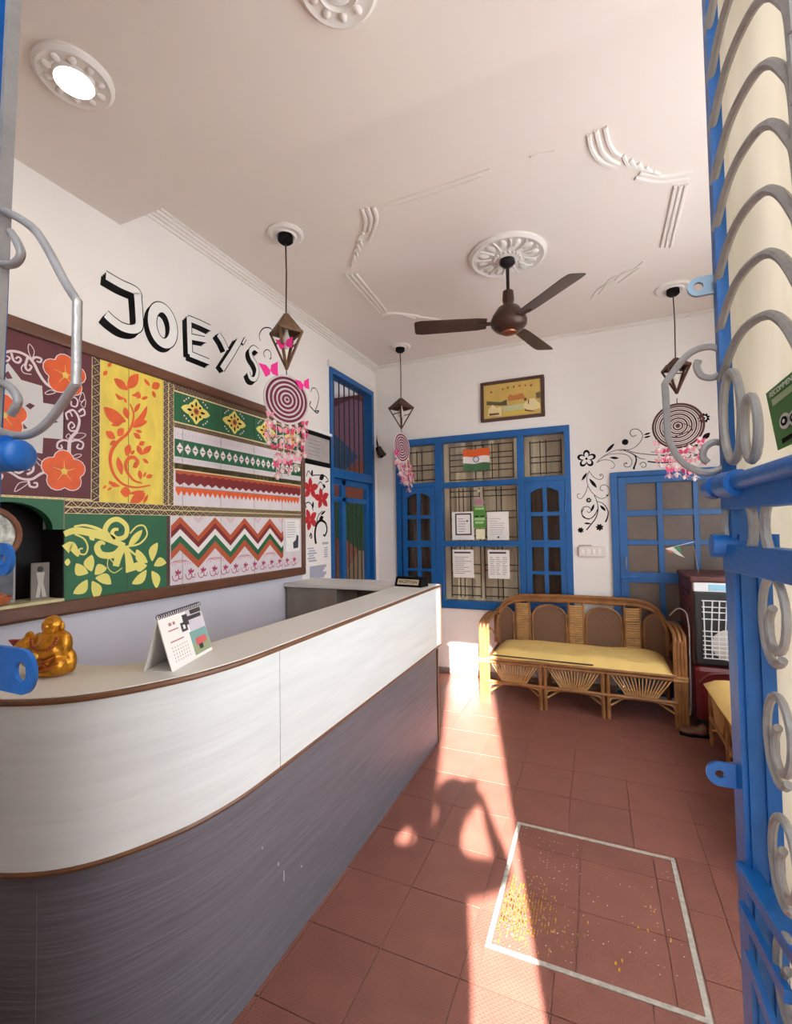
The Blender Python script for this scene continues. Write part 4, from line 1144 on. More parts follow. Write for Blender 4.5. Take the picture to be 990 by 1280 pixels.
# things in the niche
zs = NZ0 + .006
q0, q1 = at(10, 740, 'X', -2.19), at(33, 740, 'X', -2.19)
pf = thing('niche_photo_frame', 'small grey photo in a thin pale frame inside the dark niche', 'photo frame', (-2.19, 1.08, zs))
y0, y1, h_ = 1.00, 1.115, .19
MB().box((-2.196, y0, zs), (-2.186, y1, zs + h_)).build('frame', mat('pale_frame', (150, 146, 142), .5), pf)
MB().box((-2.186, y0 + .008, zs + .010), (-2.1845, y1 - .008, zs + h_ - .008)).build('photo', mat('grey_photo', (84, 86, 96), .5, var=((20, 20, 20), .4)), pf)
fg = thing('niche_figure_card', 'pale cut-out figure card standing in the dark niche beside the photo', 'card', (-2.15, 1.20, zs))
MB().box((-2.160, 1.155, zs), (-2.154, 1.225, zs + .155)).build('card', mat('card_grey', (122, 112, 106), .7), fg)
MB().prism([(-2.154, 1.170, zs + .01), (-2.154, 1.180, zs + .07), (-2.154, 1.172, zs + .115), (-2.154, 1.205, zs + .115), (-2.154, 1.20, zs + .07), (-2.154, 1.213, zs + .01), (-2.154, 1.196, zs + .01), (-2.154, 1.191, zs + .05), (-2.154, 1.186, zs + .01)], (.003, 0, 0)).build('figure', mat('card_pale', (186, 176, 168), .7), fg)
MB().ball((-2.152, 1.189, zs + .128), (.003, .012, .013)).build('figure_head', mat('card_dark', (60, 50, 48), .7), fg)
bk = thing('niche_basket', 'round woven basket lined with white and green cloth hanging in the niche', 'basket', (-2.14, .98, 1.40))
MB().tube([(-2.135, .985 + .115*math.cos(t), 1.445 + .105*math.sin(t)) for t in [2*PI*i/28 for i in range(28)]], .012, 8, True).build('rim', mat('basket_brown', (132, 84, 62), .7, bump=((120, 120, 120), .5)), bk, smooth=True)
MB().lathe([(.112, 0), (.09, -.03), (.03, -.05)], 24, (-2.138, .985, 1.445), Matrix.Rotation(PI/2, 3, 'Y')).build('lining', mat('floral_cloth', (196, 196, 186), .9, var=((36, 36, 36), .5)), bk, smooth=True)
ob_ = thing('niche_bowl', 'orange carved bowl on the niche shelf', 'bowl', (-2.13, 1.01, zs))
MB().lathe([(.02, 0), (.045, .012), (.055, .035), (.048, .036), (.03, .012)], 20, (-2.135, 1.02, zs)).build('bowl', mat('carved_orange', (190, 104, 62), .6, var=((70, 70, 70), .3)), ob_, smooth=True)
MB().ball((-2.135, 1.02, zs + .034), (.04, .04, .018)).build('petals', mat('orange_petals', (204, 116, 80), .8, bump=((200, 200, 200), 1.0)), ob_, smooth=True)

# ---------------- paper notice on the board, certificate and flower poster beside it
nt_ = tag(MB().box((XB + .0038, 2.785, 1.285), (XB + .0055, 2.958, 1.522)).build('paper_notice', M_PAPER), 'white printed notice with a dark picture pinned on the zigzag painted board', 'paper')
b = MB()
for i in range(7):
    z = 1.50 - i*.018; b.add([(XB + .0061, 2.80, z), (XB + .0061, 2.80 + random.uniform(.07, .14), z), (XB + .0061, 2.80 + .1, z + .004), (XB + .0061, 2.80, z + .004)], [(0, 1, 2, 3)])
b.build('printed_lines', M_INK, nt_)
MB().add([(XB + .0061, 2.88, 1.305), (XB + .0061, 2.94, 1.31), (XB + .0061, 2.945, 1.40), (XB + .0061, 2.92, 1.41), (XB + .0061, 2.91, 1.37), (XB + .0061, 2.875, 1.35)], [(0, 1, 2, 3, 4, 5)]).build('picture', M_DKINK, nt_)
ce = thing('framed_certificate', 'grey certificate in a black frame above the red flower poster', 'certificate', (XL, 3.31, 1.99))
MB().box((XL, 3.045, 1.985), (XL + .02, 3.485, 2.262)).build('frame', M_BLACK, ce, bevel=.003)
MB().box((XL + .02, 3.075, 2.022), (XL + .0215, 3.458, 2.225)).build('sheet', mat('grey_sheet', (176, 166, 162), .6, var=((12, 12, 12), .12)), ce)
b = MB()
for i in range(5): b.box((XL + .0215, 3.13, 2.06 + i*.03), (XL + .022, 3.13 + random.uniform(.15, .26), 2.068 + i*.03))
b.build('printed_lines', M_INK, ce)
MB().box((XL, 3.05, 2.262), (XL + .03, 3.495, 2.285)).build('white_top_edge', M_WHITE, ce)  # plain white strip along the top of the frame
po = thing('flower_poster', 'tall white poster with red star flowers and black scrolls beside the barred doorway', 'poster', (XL, 3.28, .99))
MB().box((XL + .001, 3.06, .990), (XL + .005, 3.488, 1.962)).build('sheet', M_PAPER, po)
D = Deco('X', XL + .005, 1); c = crop(375, 520, 5.82); KP = .0020; M_RED = mat('poster_red', (190, 34, 40), .6)
P = lambda pts: D.pp(c(pts))
for k, (x, y) in enumerate(((75, 525), (158, 600), (72, 755))):
    q = P([(x, y)])[0]; D.off = .001
    for i in range(5):
        t = 2*PI*i/5 + PI/2 + .2*k; D.leaf(q, (q[0] + .125*math.cos(t), q[1] + .092*math.sin(t)), .058)
    D.ell(q, .03, .026); D.done('red_flower', M_RED, po)
    D.off = .0016; D.ell(q, .010, .010, 8); D.done('flower_heart', mat('poster_heart', (226, 110, 70), .6), po)
D.off = .0012
for p, a, b_ in (([(115, 930), (108, 860), (120, 790), (150, 760), (185, 780), (195, 830), (180, 870), (168, 862)], 14, 8), ([(45, 440), (60, 400), (85, 430), (110, 430), (150, 430)], 4, 4), ([(150, 430), (185, 440), (205, 470), (185, 480)], 5, 5),
              ([(45, 670), (40, 640), (62, 628), (85, 650), (95, 690)], 5, 4), ([(120, 770), (135, 720), (165, 690)], 5, 3), ([(70, 880), (78, 855), (85, 880), (75, 890)], 8, 5), ([(130, 500), (150, 480), (170, 520), (155, 545)], 4, 4)):
    D.stroke(P(p), a*KP, b_*KP)
for a, b_, w in (((140, 460), (175, 430), 26), ((85, 440), (88, 390), 14), ((165, 500), (185, 520), 16), ((90, 680), (95, 620), 14), ((140, 750), (170, 735), 20), ((150, 720), (185, 690), 10)):
    A_, B_ = P([a, b_]); D.leaf(A_, B_, w*KP)
D.done('black_scroll', M_BLACK, po, split=True)
D.off = .001
for x0, y0, x1, y1 in ((162, 915, 205, 935),): A_, B_ = P([(x0, y1), (x1, y0)]); D.rect(A_[0], A_[1], B_[0], B_[1])
for i in range(6): A_, B_ = P([(55 + 8*(i % 2), 960 + i*18), (100 + 10*(i % 3), 966 + i*18)]); D.rect(A_[0], B_[1], B_[0], A_[1])
for i in range(5): A_, B_ = P([(175, 955 + i*16), (200, 962 + i*16)]); D.rect(A_[0], B_[1], B_[0], A_[1])
for i in range(5): A_, B_ = P([(70, 1095 + i*18), (190 - 12*(i % 3), 1098 + i*18)]); D.rect(A_[0], B_[1], B_[0], A_[1])
D.done('pinned_notes', mat('note_ink', (168, 170, 186), .7), po)
# ================================================================== ceiling fan under its plaster rose
M_FAN = mat('fan_brown_metal', (74, 50, 40), .35, .4, var=((30, 30, 30), .1)); M_FANC = mat('fan_copper', (150, 86, 56), .3, .6); M_STEEL = mat('dark_steel', (48, 44, 44), .35, .6)
fx, fy = -.476, 2.964
rose = struct(MB().lathe([(.245, ZC), (.245, ZC - .012), (.225, ZC - .024), (.205, ZC - .014), (.10, ZC - .016), (.075, ZC - .03), (.05, ZC - .034)], 40, (fx, fy, 0)).build('ceiling_rose', M_PLAST, smooth=True))
for k in range(12):
    t = 2*PI*k/12; c0 = Vector((fx + .158*math.cos(t), fy + .158*math.sin(t), ZC - .016))
    rt = Matrix.Rotation(t, 3, 'Z')
    MB().ball(c0, (.040, .026, .012), 10, 6, rt).build('rose_petal', M_PLAST, rose, smooth=True)
    b = MB(); t2 = t + PI/12
    b.tube(spline([(fx + .10*math.cos(t2), fy + .10*math.sin(t2), ZC - .022), (fx + .16*math.cos(t2 + .06), fy + .16*math.sin(t2 + .06), ZC - .026), (fx + .20*math.cos(t2), fy + .20*math.sin(t2), ZC - .02)], 4), .006, 6)
    b.build('rose_rib', M_PLAST, rose, smooth=True)
b = MB()
for k in range(20):
    t = 2*PI*k/20; b.ball((fx + .082*math.cos(t), fy + .082*math.sin(t), ZC - .03), .009, 8, 5)
b.build('rose_beading', M_PLAST, rose, smooth=True)
fan = thing('ceiling_fan', 'dark brown three blade ceiling fan hanging from the large plaster rose', 'fan', (fx, fy, 2.68))
MB().lathe([(.048, ZC - .030), (.05, ZC - .055), (.03, ZC - .075), (.014, ZC - .08)], 20, (fx, fy, 0)).build('canopy', M_STEEL, fan, smooth=True)
MB().tube([(fx, fy, ZC - .06), (fx, fy, 2.90)], .011, 12).build('down_rod', M_STEEL, fan, smooth=True)
MB().lathe([(.014, 2.965), (.034, 2.955), (.038, 2.90), (.03, 2.87), (.045, 2.84)], 18, (fx, fy, 0)).build('lower_canopy', M_FAN, fan, smooth=True)
MB().lathe([(.045, 2.86), (.07, 2.845), (.10, 2.80), (.115, 2.765), (.112, 2.735), (.085, 2.705), (.045, 2.69), (.02, 2.686)], 32, (fx, fy, 0)).build('motor_housing', M_FAN, fan, smooth=True)
MB().lathe([(.05, 2.694), (.045, 2.683), (.02, 2.676)], 20, (fx, fy, 0)).build('hub_cap', M_FANC, fan, smooth=True)
for ang in (197, 315, 74):
    t = math.radians(ang); d = Vector((math.cos(t), math.sin(t), 0)); s = Vector((-d.y, d.x, 0)); c0 = Vector((fx, fy, 2.752))
    bl = MB(); prof = []
    for r, w in ((.14, .050), (.20, .060), (.40, .066), (.56, .070), (.598, .062), (.605, .045)):
        prof.append((r, w))
    up = Vector((0, 0, 1)); tilt = .22
    def bp_(r, w, sg): return c0 + d*r + (s*math.cos(tilt) + up*math.sin(tilt))*w*sg
    poly = [bp_(r, w, 1) for r, w in prof] + [bp_(r, w, -1) for r, w in prof[::-1]]
    bl.prism(poly, (0, 0, .004)); B_ = bl.build('blade', M_FAN, fan, bevel=.001)
    MB().bar(c0 + d*.085, c0 + d*.20, .045, .006).build('blade_bracket', M_FAN, fan)

# ================================================================== lamps in the lowered ceiling
M_LAMPON = emit('lamp_lit', (255, 240, 214), 30)
def downlight(x, y, lit, label):
    t = thing('ceiling_light', label, 'lamp', (x, y, ZS))
    R_ = .118
    MB().lathe([(R_, ZS), (R_, ZS - .010), (R_ - .012, ZS - .020), (R_ - .03, ZS - .014), (.066, ZS - .016), (.058, ZS - .026), (.05, ZS - .012)], 36, (x, y, 0)).build('plaster_ring', M_PLAST, t, smooth=True)
    for k in range(10):
        a = 2*PI*k/10; c0 = Vector((x + .078*math.cos(a), y + .078*math.sin(a), ZS - .016)); rt = Matrix.Rotation(a, 3, 'Z')
        MB().ball(c0, (.016, .013, .010), 8, 5, rt).build('leaf_ornament', M_PLAST, t, smooth=True)
    MB().lathe([(.048, ZS - .011), (.046, ZS - .020), (.03, ZS - .027), (.01, ZS - .030)], 24, (x, y, 0)).build('bulb_face', M_LAMPON if lit else M_WHITE, t, smooth=True)
    return t
downlight(-1.573, .956, True, 'lit round ceiling lamp in a plaster ring above the counter')
downlight(-.625, 1.085, False, 'unlit round ceiling lamp in a plaster ring near the gate')

# ================================================================== wooden lanterns on cords, dreamcatchers below
M_LWOOD = mat('lantern_wood', (112, 82, 58), .6, var=((40, 40, 12), .25)); M_LDARK = mat('lantern_dark_wood', (78, 46, 34), .55, var=((40, 40, 12), .2))
M_CORD = mat('brown_cord', (66, 50, 44), .8); M_BULB = mat('glass_bulb', (226, 218, 206), .2)
def lantern(x, y, z_top, z_eq, z_bot, w, rz, wood, label, r_rose, fly=False):
    t = thing('pendant_lantern', label, 'lantern', (x, y, z_bot), 0, 'wooden lanterns hung from the ceiling')
    MB().lathe([(r_rose, ZC), (r_rose, ZC - .010), (r_rose - .014, ZC - .018), (r_rose*.62, ZC - .012), (r_rose*.52, ZC - .022), (r_rose*.4, ZC - .012)], 28, (x, y, 0)).build('plaster_rose', M_PLAST, t, smooth=True)
    MB().lathe([(.042, ZC - .010), (.044, ZC - .045), (.03, ZC - .058), (.008, ZC - .062)], 18, (x, y, 0)).build('lamp_holder', M_BLACK, t, smooth=True)
    MB().tube([(x, y, ZC - .05), (x + .004, y, (ZC + z_top)/2), (x, y, z_top - .005)], .0045, 6).build('cord', M_CORD, t)
    ap, bt = Vector((x, y, z_top)), Vector((x, y, z_bot))
    eq = [Vector((x + w*math.cos(rz + k*PI/2), y + w*math.sin(rz + k*PI/2), z_eq)) for k in range(4)]
    for k in range(4):
        a, b_ = eq[k], eq[(k + 1) % 4]; n_ = (a - ap).cross(b_ - ap).normalized()
        MB().prism([ap.lerp(a, .12), ap.lerp(b_, .12), b_, a], n_*.006).build('roof_panel', wood, t)
        MB().bar(a, b_, .014, .014).build('rim_strip', wood, t)
        MB().bar(a, bt, .016, .010).build('side_strip', wood, t)
        if k % 2 == 0:
            m_ = a.lerp(b_, .5); MB().bar(a.lerp(bt, .3), b_.lerp(bt, .3), .008, .006).build('cross_strip', wood, t)
    MB().lathe([(.010, z_eq + .02), (.014, z_eq - .01), (.03, z_eq - .045), (.028, z_eq - .075), (.008, z_eq - .095)], 16, (x, y, 0)).build('bulb', M_BULB, t, smooth=True)
    if fly:
        b = MB(); butterfly(b, Vector((x + .03, y - .05, z_eq - .09)), .05, Vector((.8, .5, .2)).normalized(), Vector((-.2, 0, .98)).normalized()); b.build('felt_butterfly', M_PINK, t)
    return t
M_DMAR = mat('maroon_yarn', (134, 48, 76), .9, bump=((300, 300, 300), .8)); M_DWHT = mat('white_yarn', (232, 218, 216), .9, bump=((300, 300, 300), .8))
M_PINK = mat('hot_pink_felt', (226, 40, 132), .8); M_LPINK = mat('pale_pink_feather', (232, 150, 160), .9); M_SHELL = mat('shell_white', (232, 212, 206), .6); M_ROSE = mat('rose_feather', (214, 70, 108), .9); M_DBRN = mat('brown_yarn', (92, 50, 50), .9, bump=((300, 300, 300), .8))
def butterfly(mb, c0, s, ux, uz):
    for sg in (-1, 1):
        mb.add([c0, c0 + ux*sg*s*.25 + uz*s*.5, c0 + ux*sg*s + uz*s*.75, c0 + ux*sg*s*.8 + uz*s*.1, c0 + ux*sg*s*.65 - uz*s*.55, c0 + ux*sg*s*.15 - uz*s*.35], [(0, 1, 2, 3, 4, 5)])
def dreamcatcher(x, y, zc, R_, az, label, dark, tail, lean=0.0, flies=()):
    """az = direction the disc faces"""
    t = thing('dreamcatcher', label, 'dreamcatcher', (x, y, zc), 0, 'dreamcatchers hung under the lanterns')
    n_ = Vector((math.cos(az), math.sin(az), 0)); ux = Vector((-n_.y, n_.x, 0)); uz = Vector((0, 0, 1))
    C0 = Vector((x, y, zc)); ya = M_DBRN if dark else M_DMAR
    def ring(r, rr, m, nm, seg=36, off=0):
        MB().tube([C0 + n_*off + ux*r*math.cos(a) + uz*r*math.sin(a) for a in [2*PI*i/seg for i in range(seg)]], rr, 6, True).build(nm, m, t, smooth=True)
    ring(R_, R_*.05, M_DWHT if not dark else ya, 'hoop')
    k = 5
    for i in range(k):
        ro = R_*(.90 - i*.18)
        ring(ro, R_*(.055 if not dark else .036), ya, 'yarn_ring'); ring(ro - R_*.09, R_*(.040 if not dark else .018), M_DWHT if not dark else ya, 'yarn_ring')
    MB().ball(C0, (R_*.07, R_*.07, R_*.07), 10, 6).build('centre_bead', ya, t, smooth=True)
    sp2 = MB()
    for i in range(24):
        a = 2*PI*i/24; sp2.tube([C0 + ux*R_*.1*math.cos(a) + uz*R_*.1*math.sin(a), C0 + ux*R_*math.cos(a) + uz*R_*math.sin(a)], .0015, 4)
    sp2.build('web_threads', M_DWHT, t)
    MB().tube([C0 + uz*R_, C0 + uz*(R_ + .045)], .003, 5).build('hanging_loop', M_CORD, t)
    rnd = random.Random(int(R_*1000) + int(abs(x)*100))
    for i, u in enumerate((-.85, -.5, -.2, .12, .45, .8)):
        z_ = -math.sqrt(max(0, 1 - u*u))*R_; top_ = C0 + ux*u*R_ + uz*z_
        L_ = tail*(rnd.uniform(.55, .8) if abs(u) > .6 else rnd.uniform(.75, 1.0))
        end = top_ - uz*L_*math.cos(lean) + ux*L_*math.sin(lean)
        st_ = MB().tube([top_, top_.lerp(end, .5) + ux*.008, end], .0022, 5).build('tail_string', M_DWHT, t)
        bs, fe, fr = MB(), MB(), MB()
        for q in range(10):
            p_ = top_.lerp(end, .06 + .94*q/9) + ux*rnd.uniform(-.01, .01) + n_*rnd.uniform(-.008, .008)
            if q % 3 == 0: bs.ball(p_, (.011, .011, .015), 8, 5)
            elif q % 3 == 1: butterfly(fe, p_, rnd.uniform(.024, .036), (ux + n_*rnd.uniform(-.6, .6)).normalized(), uz)
            else:
                for kk in range(9):
                    a = rnd.uniform(0, 2*PI); fr.tube([p_, p_ + (ux*math.cos(a) + n_*math.sin(a))*.030 - uz*rnd.uniform(.005, .045)], .0034, 4, r2=.001)
        bs.build('shell_beads', M_SHELL, st_, smooth=True)['kind'] = 'stuff'; fe.build('felt_butterflies', M_ROSE if i % 2 else M_LPINK, st_)['kind'] = 'stuff'; fr.build('feather_tufts', M_LPINK if i % 2 else M_SHELL, st_)['kind'] = 'stuff'
    for (du, dv, s, m) in flies:
        b = MB(); butterfly(b, C0 + ux*du*R_ + uz*dv*R_ + n_*.02, s, (ux*.9 + uz*.25).normalized(), (uz*.95 - ux*.3).normalized()); b.build('felt_butterfly', m, t)
    return t
lantern(-1.631, 2.189, 2.724, 2.60, 2.385, .098, .25, M_LWOOD, 'weathered wooden lantern with a pink butterfly above the large dreamcatcher by the lettering', .105, True)
lantern(-1.681, 4.039, 2.696, 2.596, 2.396, .118, .35, M_LDARK, 'small dark wooden kite lantern hanging in front of the blue window corner', .10)
lantern(.572, 3.903, 2.672, 2.595, 2.404, .105, .9, M_LDARK, 'small dark wooden kite lantern hanging before the vine painted wall', .12)
AZ1 = math.atan2(-2.19, 1.63)
dreamcatcher(-1.631, 2.189, 2.205, .140, AZ1 + .50, 'large maroon and white crocheted dreamcatcher with hot pink butterflies by the lettering', False, .34, 0, ((-.80, 1.02, .062, M_PINK), (.72, .72, .05, M_PINK)))
dreamcatcher(-1.681, 4.039, 2.215, .138, math.atan2(-4.04, 1.68) + 1.02, 'dreamcatcher with a thick pink and white tassel turned edgeways by the blue window', False, .30, .42, ((-.9, -.5, .04, M_PINK),))
dreamcatcher(.572, 3.903, 2.165, .160, math.atan2(-3.9, -.57) + .05, 'brown and white crocheted dreamcatcher in front of the black painted vine', True, .26, .08)
# ================================================================== cane sofas
M_CANE = mat('golden_cane', (146, 98, 54), .42, var=((14, 14, 14), .28)); M_CANEL = mat('pale_cane', (186, 142, 86), .45, var=((14, 14, 14), .2)); M_CANED = mat('dark_cane', (122, 78, 44), .5, var=((14, 14, 14), .28))
def weave_mat():
    m = mat('woven_cane', (122, 84, 56), .6)
    nt = m.node_tree; N, L = nt.nodes, nt.links
    tc = N.new('ShaderNodeTexCoord'); mp = N.new('ShaderNodeMapping'); mp.inputs['Rotation'].default_value = (0, .78, 0); mp.inputs['Scale'].default_value = (26, 26, 26)
    L.new(tc.outputs['Object'], mp.inputs['Vector'])
    ck = N.new('ShaderNodeTexWave'); ck.wave_type = 'BANDS'; ck.bands_direction = 'X'; ck.inputs['Scale'].default_value = 1.0; ck.inputs['Distortion'].default_value = 1.5
    L.new(mp.outputs['Vector'], ck.inputs['Vector'])
    mx = N.new('ShaderNodeMix'); mx.data_type = 'RGBA'
    mx.inputs[6].default_value = lin((72, 46, 34)); mx.inputs[7].default_value = lin((150, 108, 76))
    L.new(ck.outputs['Fac'], mx.inputs[0]); L.new(mx.outputs[2], N['Principled BSDF'].inputs['Base Color'])
    bp = N.new('ShaderNodeBump'); bp.inputs['Strength'].default_value = .5; bp.inputs['Distance'].default_value = .004
    L.new(ck.outputs['Fac'], bp.inputs['Height']); L.new(bp.outputs['Normal'], N['Principled BSDF'].inputs['Normal'])
    return m
M_WEAVE = weave_mat()
M_CUSH = mat('mustard_cushion', (238, 202, 122), .85, var=((6, 6, 6), .07), bump=((50, 50, 50), .2)); M_PIPE = mat('dark_piping', (56, 44, 30), .8)
def cane_sofa(loc, rz, W, label, lab_c, full=True, arms=True):
    """local frame: x along the seat, front at y=0 facing -y, back at y=.58"""
    t = thing('cane_sofa', label, 'sofa', loc, rz, 'cane sofas'); h = W/2
    def part(mb, nm, m, **k): return mb.build(nm, m, t, smooth=True, local=True, **k)
    def bundle(p, q, nm, m=M_CANE, w=.085, nn=4, r=.0125):
        b = MB(); d = Vector(q) - Vector(p); ax = Vector((1, 0, 0))
        for i in range(nn):
            o_ = ax*(w*((i + .5)/nn - .5)); b.tube([Vector(p) + o_, Vector(p).lerp(Vector(q), .5) + o_, Vector(q) + o_], r, 8)
        return part(b, nm, m)
    # front arm posts, inner legs, back legs
    for sx in (-1, 1):
        if not arms:        # this sofa has no arms: low corner posts with a curved knee
            bundle((sx*(h - .07), 0, 0), (sx*(h - .07), 0, .36), 'corner_post', w=.05, nn=2)
            part(MB().tube([(sx*(h - .06), .52, 0), (sx*(h - .06), .55, .66)], .016, 8), 'back_leg', M_CANE)
            part(MB().tube(spline([(sx*(h - .06), .0, .34), (sx*(h - .055), .12, .30), (sx*(h - .055), .25, .16), (sx*(h - .06), .48, .06)], 5), .011, 6), 'side_curve', M_CANE)
            part(MB().tube([(sx*(h - .055), 0, .355), (sx*(h - .055), .52, .355)], .014, 8), 'side_rail', M_CANE); part(MB().tube([(sx*(h - .055), 0, .18), (sx*(h - .055), .52, .18)], .012, 8), 'side_rail', M_CANE)
            for q in range(7): part(MB().tube([(sx*(h - .055), .06 + .065*q, .185), (sx*(h - .055), .03 + .075*q, .35)], .006, 6), 'sunburst_slat', M_CANEL)
            continue
        bundle((sx*(h - .045), 0, 0), (sx*(h - .045), 0, .615), 'arm_post')
        b = MB().box((sx*(h - .045) - .046, -.016, .33), (sx*(h - .045) + .046, .016, .345)); b.box((sx*(h - .045) - .046, -.016, .352), (sx*(h - .045) + .046, .016, .366)); part(b, 'binding', M_CANEL)
        for dx in (-.03, 0, .03):
            part(MB().tube(spline([(sx*(h - .045) + dx, 0, .60), (sx*(h - .045) + dx, .02, .645), (sx*(h - .045) + dx, .12, .668), (sx*(h - .045) + dx, .34, .672), (sx*(h - .05) + dx*.6, .52, .64)], 5), .013, 8), 'arm_rail', M_CANE)
        part(MB().tube([(sx*(h - .06), .52, 0), (sx*(h - .06), .55, .66)], .016, 8), 'back_leg', M_CANE)
        part(MB().tube(spline([(sx*(h - .05), .02, .40), (sx*(h - .05), .2, .56), (sx*(h - .05), .45, .44)], 5), .009, 6), 'side_curve', M_CANE)
    lx = [-h + .505*W/1.49*1.0, -h + .955*W/1.49*1.0]
    for x in lx:
        b = MB()
        for dx in (-.018, .018): b.tube([(x + dx, .0, 0), (x + dx, .0, .36)], .014, 8)
        part(b, 'front_leg', M_CANE)
    part(MB().tube([(lx[0], .5, 0), (lx[0], .5, .36)], .014, 8), 'back_leg', M_CANE); part(MB().tube([(lx[1], .5, 0), (lx[1], .5, .36)], .014, 8), 'back_leg', M_CANE)
    # seat frame rails
    for z, r in ((.362, .014), (.336, .011), (.178, .013)):
        part(MB().tube([(-h + .07, -.004, z), (0, -.004, z), (h - .07, -.004, z)], r, 8), 'front_rail', M_CANE)
    part(MB().box((-h + .06, 0, .345), (h - .06, .54, .368)), 'seat_deck', M_CANED)
    # sunburst slats and arches between the legs
    bays = [(-h + .09, lx[0] - .03), (lx[0] + .03, lx[1] - .03), (lx[1] + .03, h - .09)]
    for a, b_ in bays:
        n = 16; c_ = (a + b_)/2
        for i in range(n):
            u = a + (b_ - a)*(i + .5)/n
            lo = c_ + (u - c_)*.50; up = c_ + (u - c_)*1.0
            part(MB().tube([(lo + (up - lo)*0, .0, .188), (min(max(up, a + .005), b_ - .005), .0, .326)], .0058, 6), 'sunburst_slat', M_CANEL)
        part(MB().tube(spline([(a - .01, 0, .03), (a - .008, 0, .12), (a + .03, 0, .160), (c_, 0, .168), (b_ - .03, 0, .160), (b_ + .008, 0, .12), (b_ + .01, 0, .03)], 6), .008, 8), 'leg_arch', M_CANEL)
        part(MB().tube(spline([(a, .0, .10), (c_, .2, .16), (b_, .46, .08)], 5), .008, 8), 'brace', M_CANEL); part(MB().tube(spline([(b_, .0, .10), (c_, .22, .15), (a, .46, .08)], 5), .008, 8), 'brace', M_CANEL)
    # back: curved top rail of three canes
    for k, (dy, dz) in enumerate(((0, 0), (.012, .022), (.0, .044))):
        pts = [(-h + .05, .50 + dy, .42), (-h + .055, .52 + dy, .56 + dz*.4), (-h + .10, .53 + dy, .68 + dz*.7), (-h + .22, .545 + dy, .755 + dz), (-.25, .55 + dy, .772 + dz), (.25, .55 + dy, .772 + dz), (h - .22, .545 + dy, .755 + dz), (h - .10, .53 + dy, .68 + dz*.7), (h - .055, .52 + dy, .56 + dz*.4), (h - .05, .50 + dy, .42)]
        part(MB().tube(spline(pts, 5), .015, 8), 'top_rail', M_CANE)
    # woven arched panels and wrapped columns
    s = W/1.49
    yb = .535
    for x0, x1 in ((-.715*s, -.545*s), (-.375*s, -.085*s), (.075*s, .355*s), (.52*s, .69*s)):
        hh = .735 if abs(x0 + x1) < 1.0*s else .70
        n = 12; c_ = (x0 + x1)/2; rx = (x1 - x0)/2; ry = min(.11, rx)
        arc = [(c_ + rx*math.cos(PI*i/n), yb, hh - ry + ry*math.sin(PI*i/n)) for i in range(n + 1)]
        part(MB().prism([(x0, yb, .37)] + [(x1, yb, .37)] + arc, (0, .006, 0)), 'woven_panel', M_WEAVE)
        part(MB().tube([(x1, yb - .004, .37)] + arc + [(x0, yb - .004, .37)], .010, 8), 'panel_arch', M_CANE)
    for c_, in ((-.46*s,), (-.005*s,), (.437*s,)):
        b = MB(); n = 19
        for i in range(n):
            z = .385 + (.735 - .385)*i/(n - 1); b.tube([(c_ - .052*s, yb - .006, z + .002*math.sin(i*2.1)), (c_, yb - .014, z), (c_ + .052*s, yb - .006, z - .002*math.sin(i*1.7))], .0098, 6)
        part(b, 'wrapped_column', M_CANEL)
        for dx in (-.06*s, .06*s): part(MB().tube([(c_ + dx, yb, .37), (c_ + dx, yb, .765)], .010, 8), 'column_cane', M_CANE)
    # cushion
    cu = thing('sofa_cushion', lab_c, 'cushion', loc, rz, 'yellow seat cushions')
    m = Matrix.Translation(Vector(loc)) @ Matrix.Rotation(rz, 4, 'Z')
    nx, ny = 24, 10; vs, fs = [], []
    x0, x1, y0, y1 = -h + (.095 if arms else .02), h - (.095 if arms else .02), -.012 if arms else -.03, .50
    def zt(u, v):
        e = min(1, min(u, 1 - u)*16)**.5 * min(1, min(v, 1 - v)*8)**.5
        return .374 + .062*e + .006*math.sin(u*17)*math.sin(v*5 + u*4)
    for j in range(ny + 1):
        for i in range(nx + 1):
            u, v = i/nx, j/ny; vs.append((x0 + (x1 - x0)*u, y0 + (y1 - y0)*v, zt(u, v)))
    for j in range(ny):
        for i in range(nx): fs.append((j*(nx + 1) + i, j*(nx + 1) + i + 1, (j + 1)*(nx + 1) + i + 1, (j + 1)*(nx + 1) + i))
    mb = MB().add(vs, fs)
    b0 = [(x0, y0, .370), (x1, y0, .370), (x1, y1, .370), (x0, y1, .370)]
    n0 = len(mb.v); mb.add(b0, [(3, 2, 1, 0)])
    # skirt
    per = [(i) for i in range(nx + 1)] + [j*(nx + 1) + nx for j in range(1, ny + 1)] + [ny*(nx + 1) + i for i in range(nx - 1, -1, -1)] + [j*(nx + 1) for j in range(ny - 1, 0, -1)]
    low = [(mb.v[k][0], mb.v[k][1], .370) for k in per]; n1 = len(mb.v); mb.v += low
    for k in range(len(per)): mb.f.append((per[k], per[(k + 1) % len(per)], n1 + (k + 1) % len(per), n1 + k))
    o = mb.build('cover', M_CUSH, cu, smooth=True, local=True)
    if full: MB().tube([(x0 + .01, y0 - .002, .396), (x0 + .25, y0 - .004, .394), (x0 + .52, y0 - .004, .392), (x0 + .78, y0 - .004, .391)], .005, 6).build('piping', M_PIPE, cu, smooth=True, local=True)
    return t
cane_sofa((-.178, 3.825, 0), 0, 1.49, 'cane three seat sofa with arched woven back against the back wall under the window', 'long mustard yellow cushion on the sofa under the window')
cane_sofa((.66, 2.95, 0), -PI/2 + 0.0, 1.49, 'armless cane sofa along the right wall behind the iron gate', 'mustard yellow cushion on the sofa along the right wall', False, False)

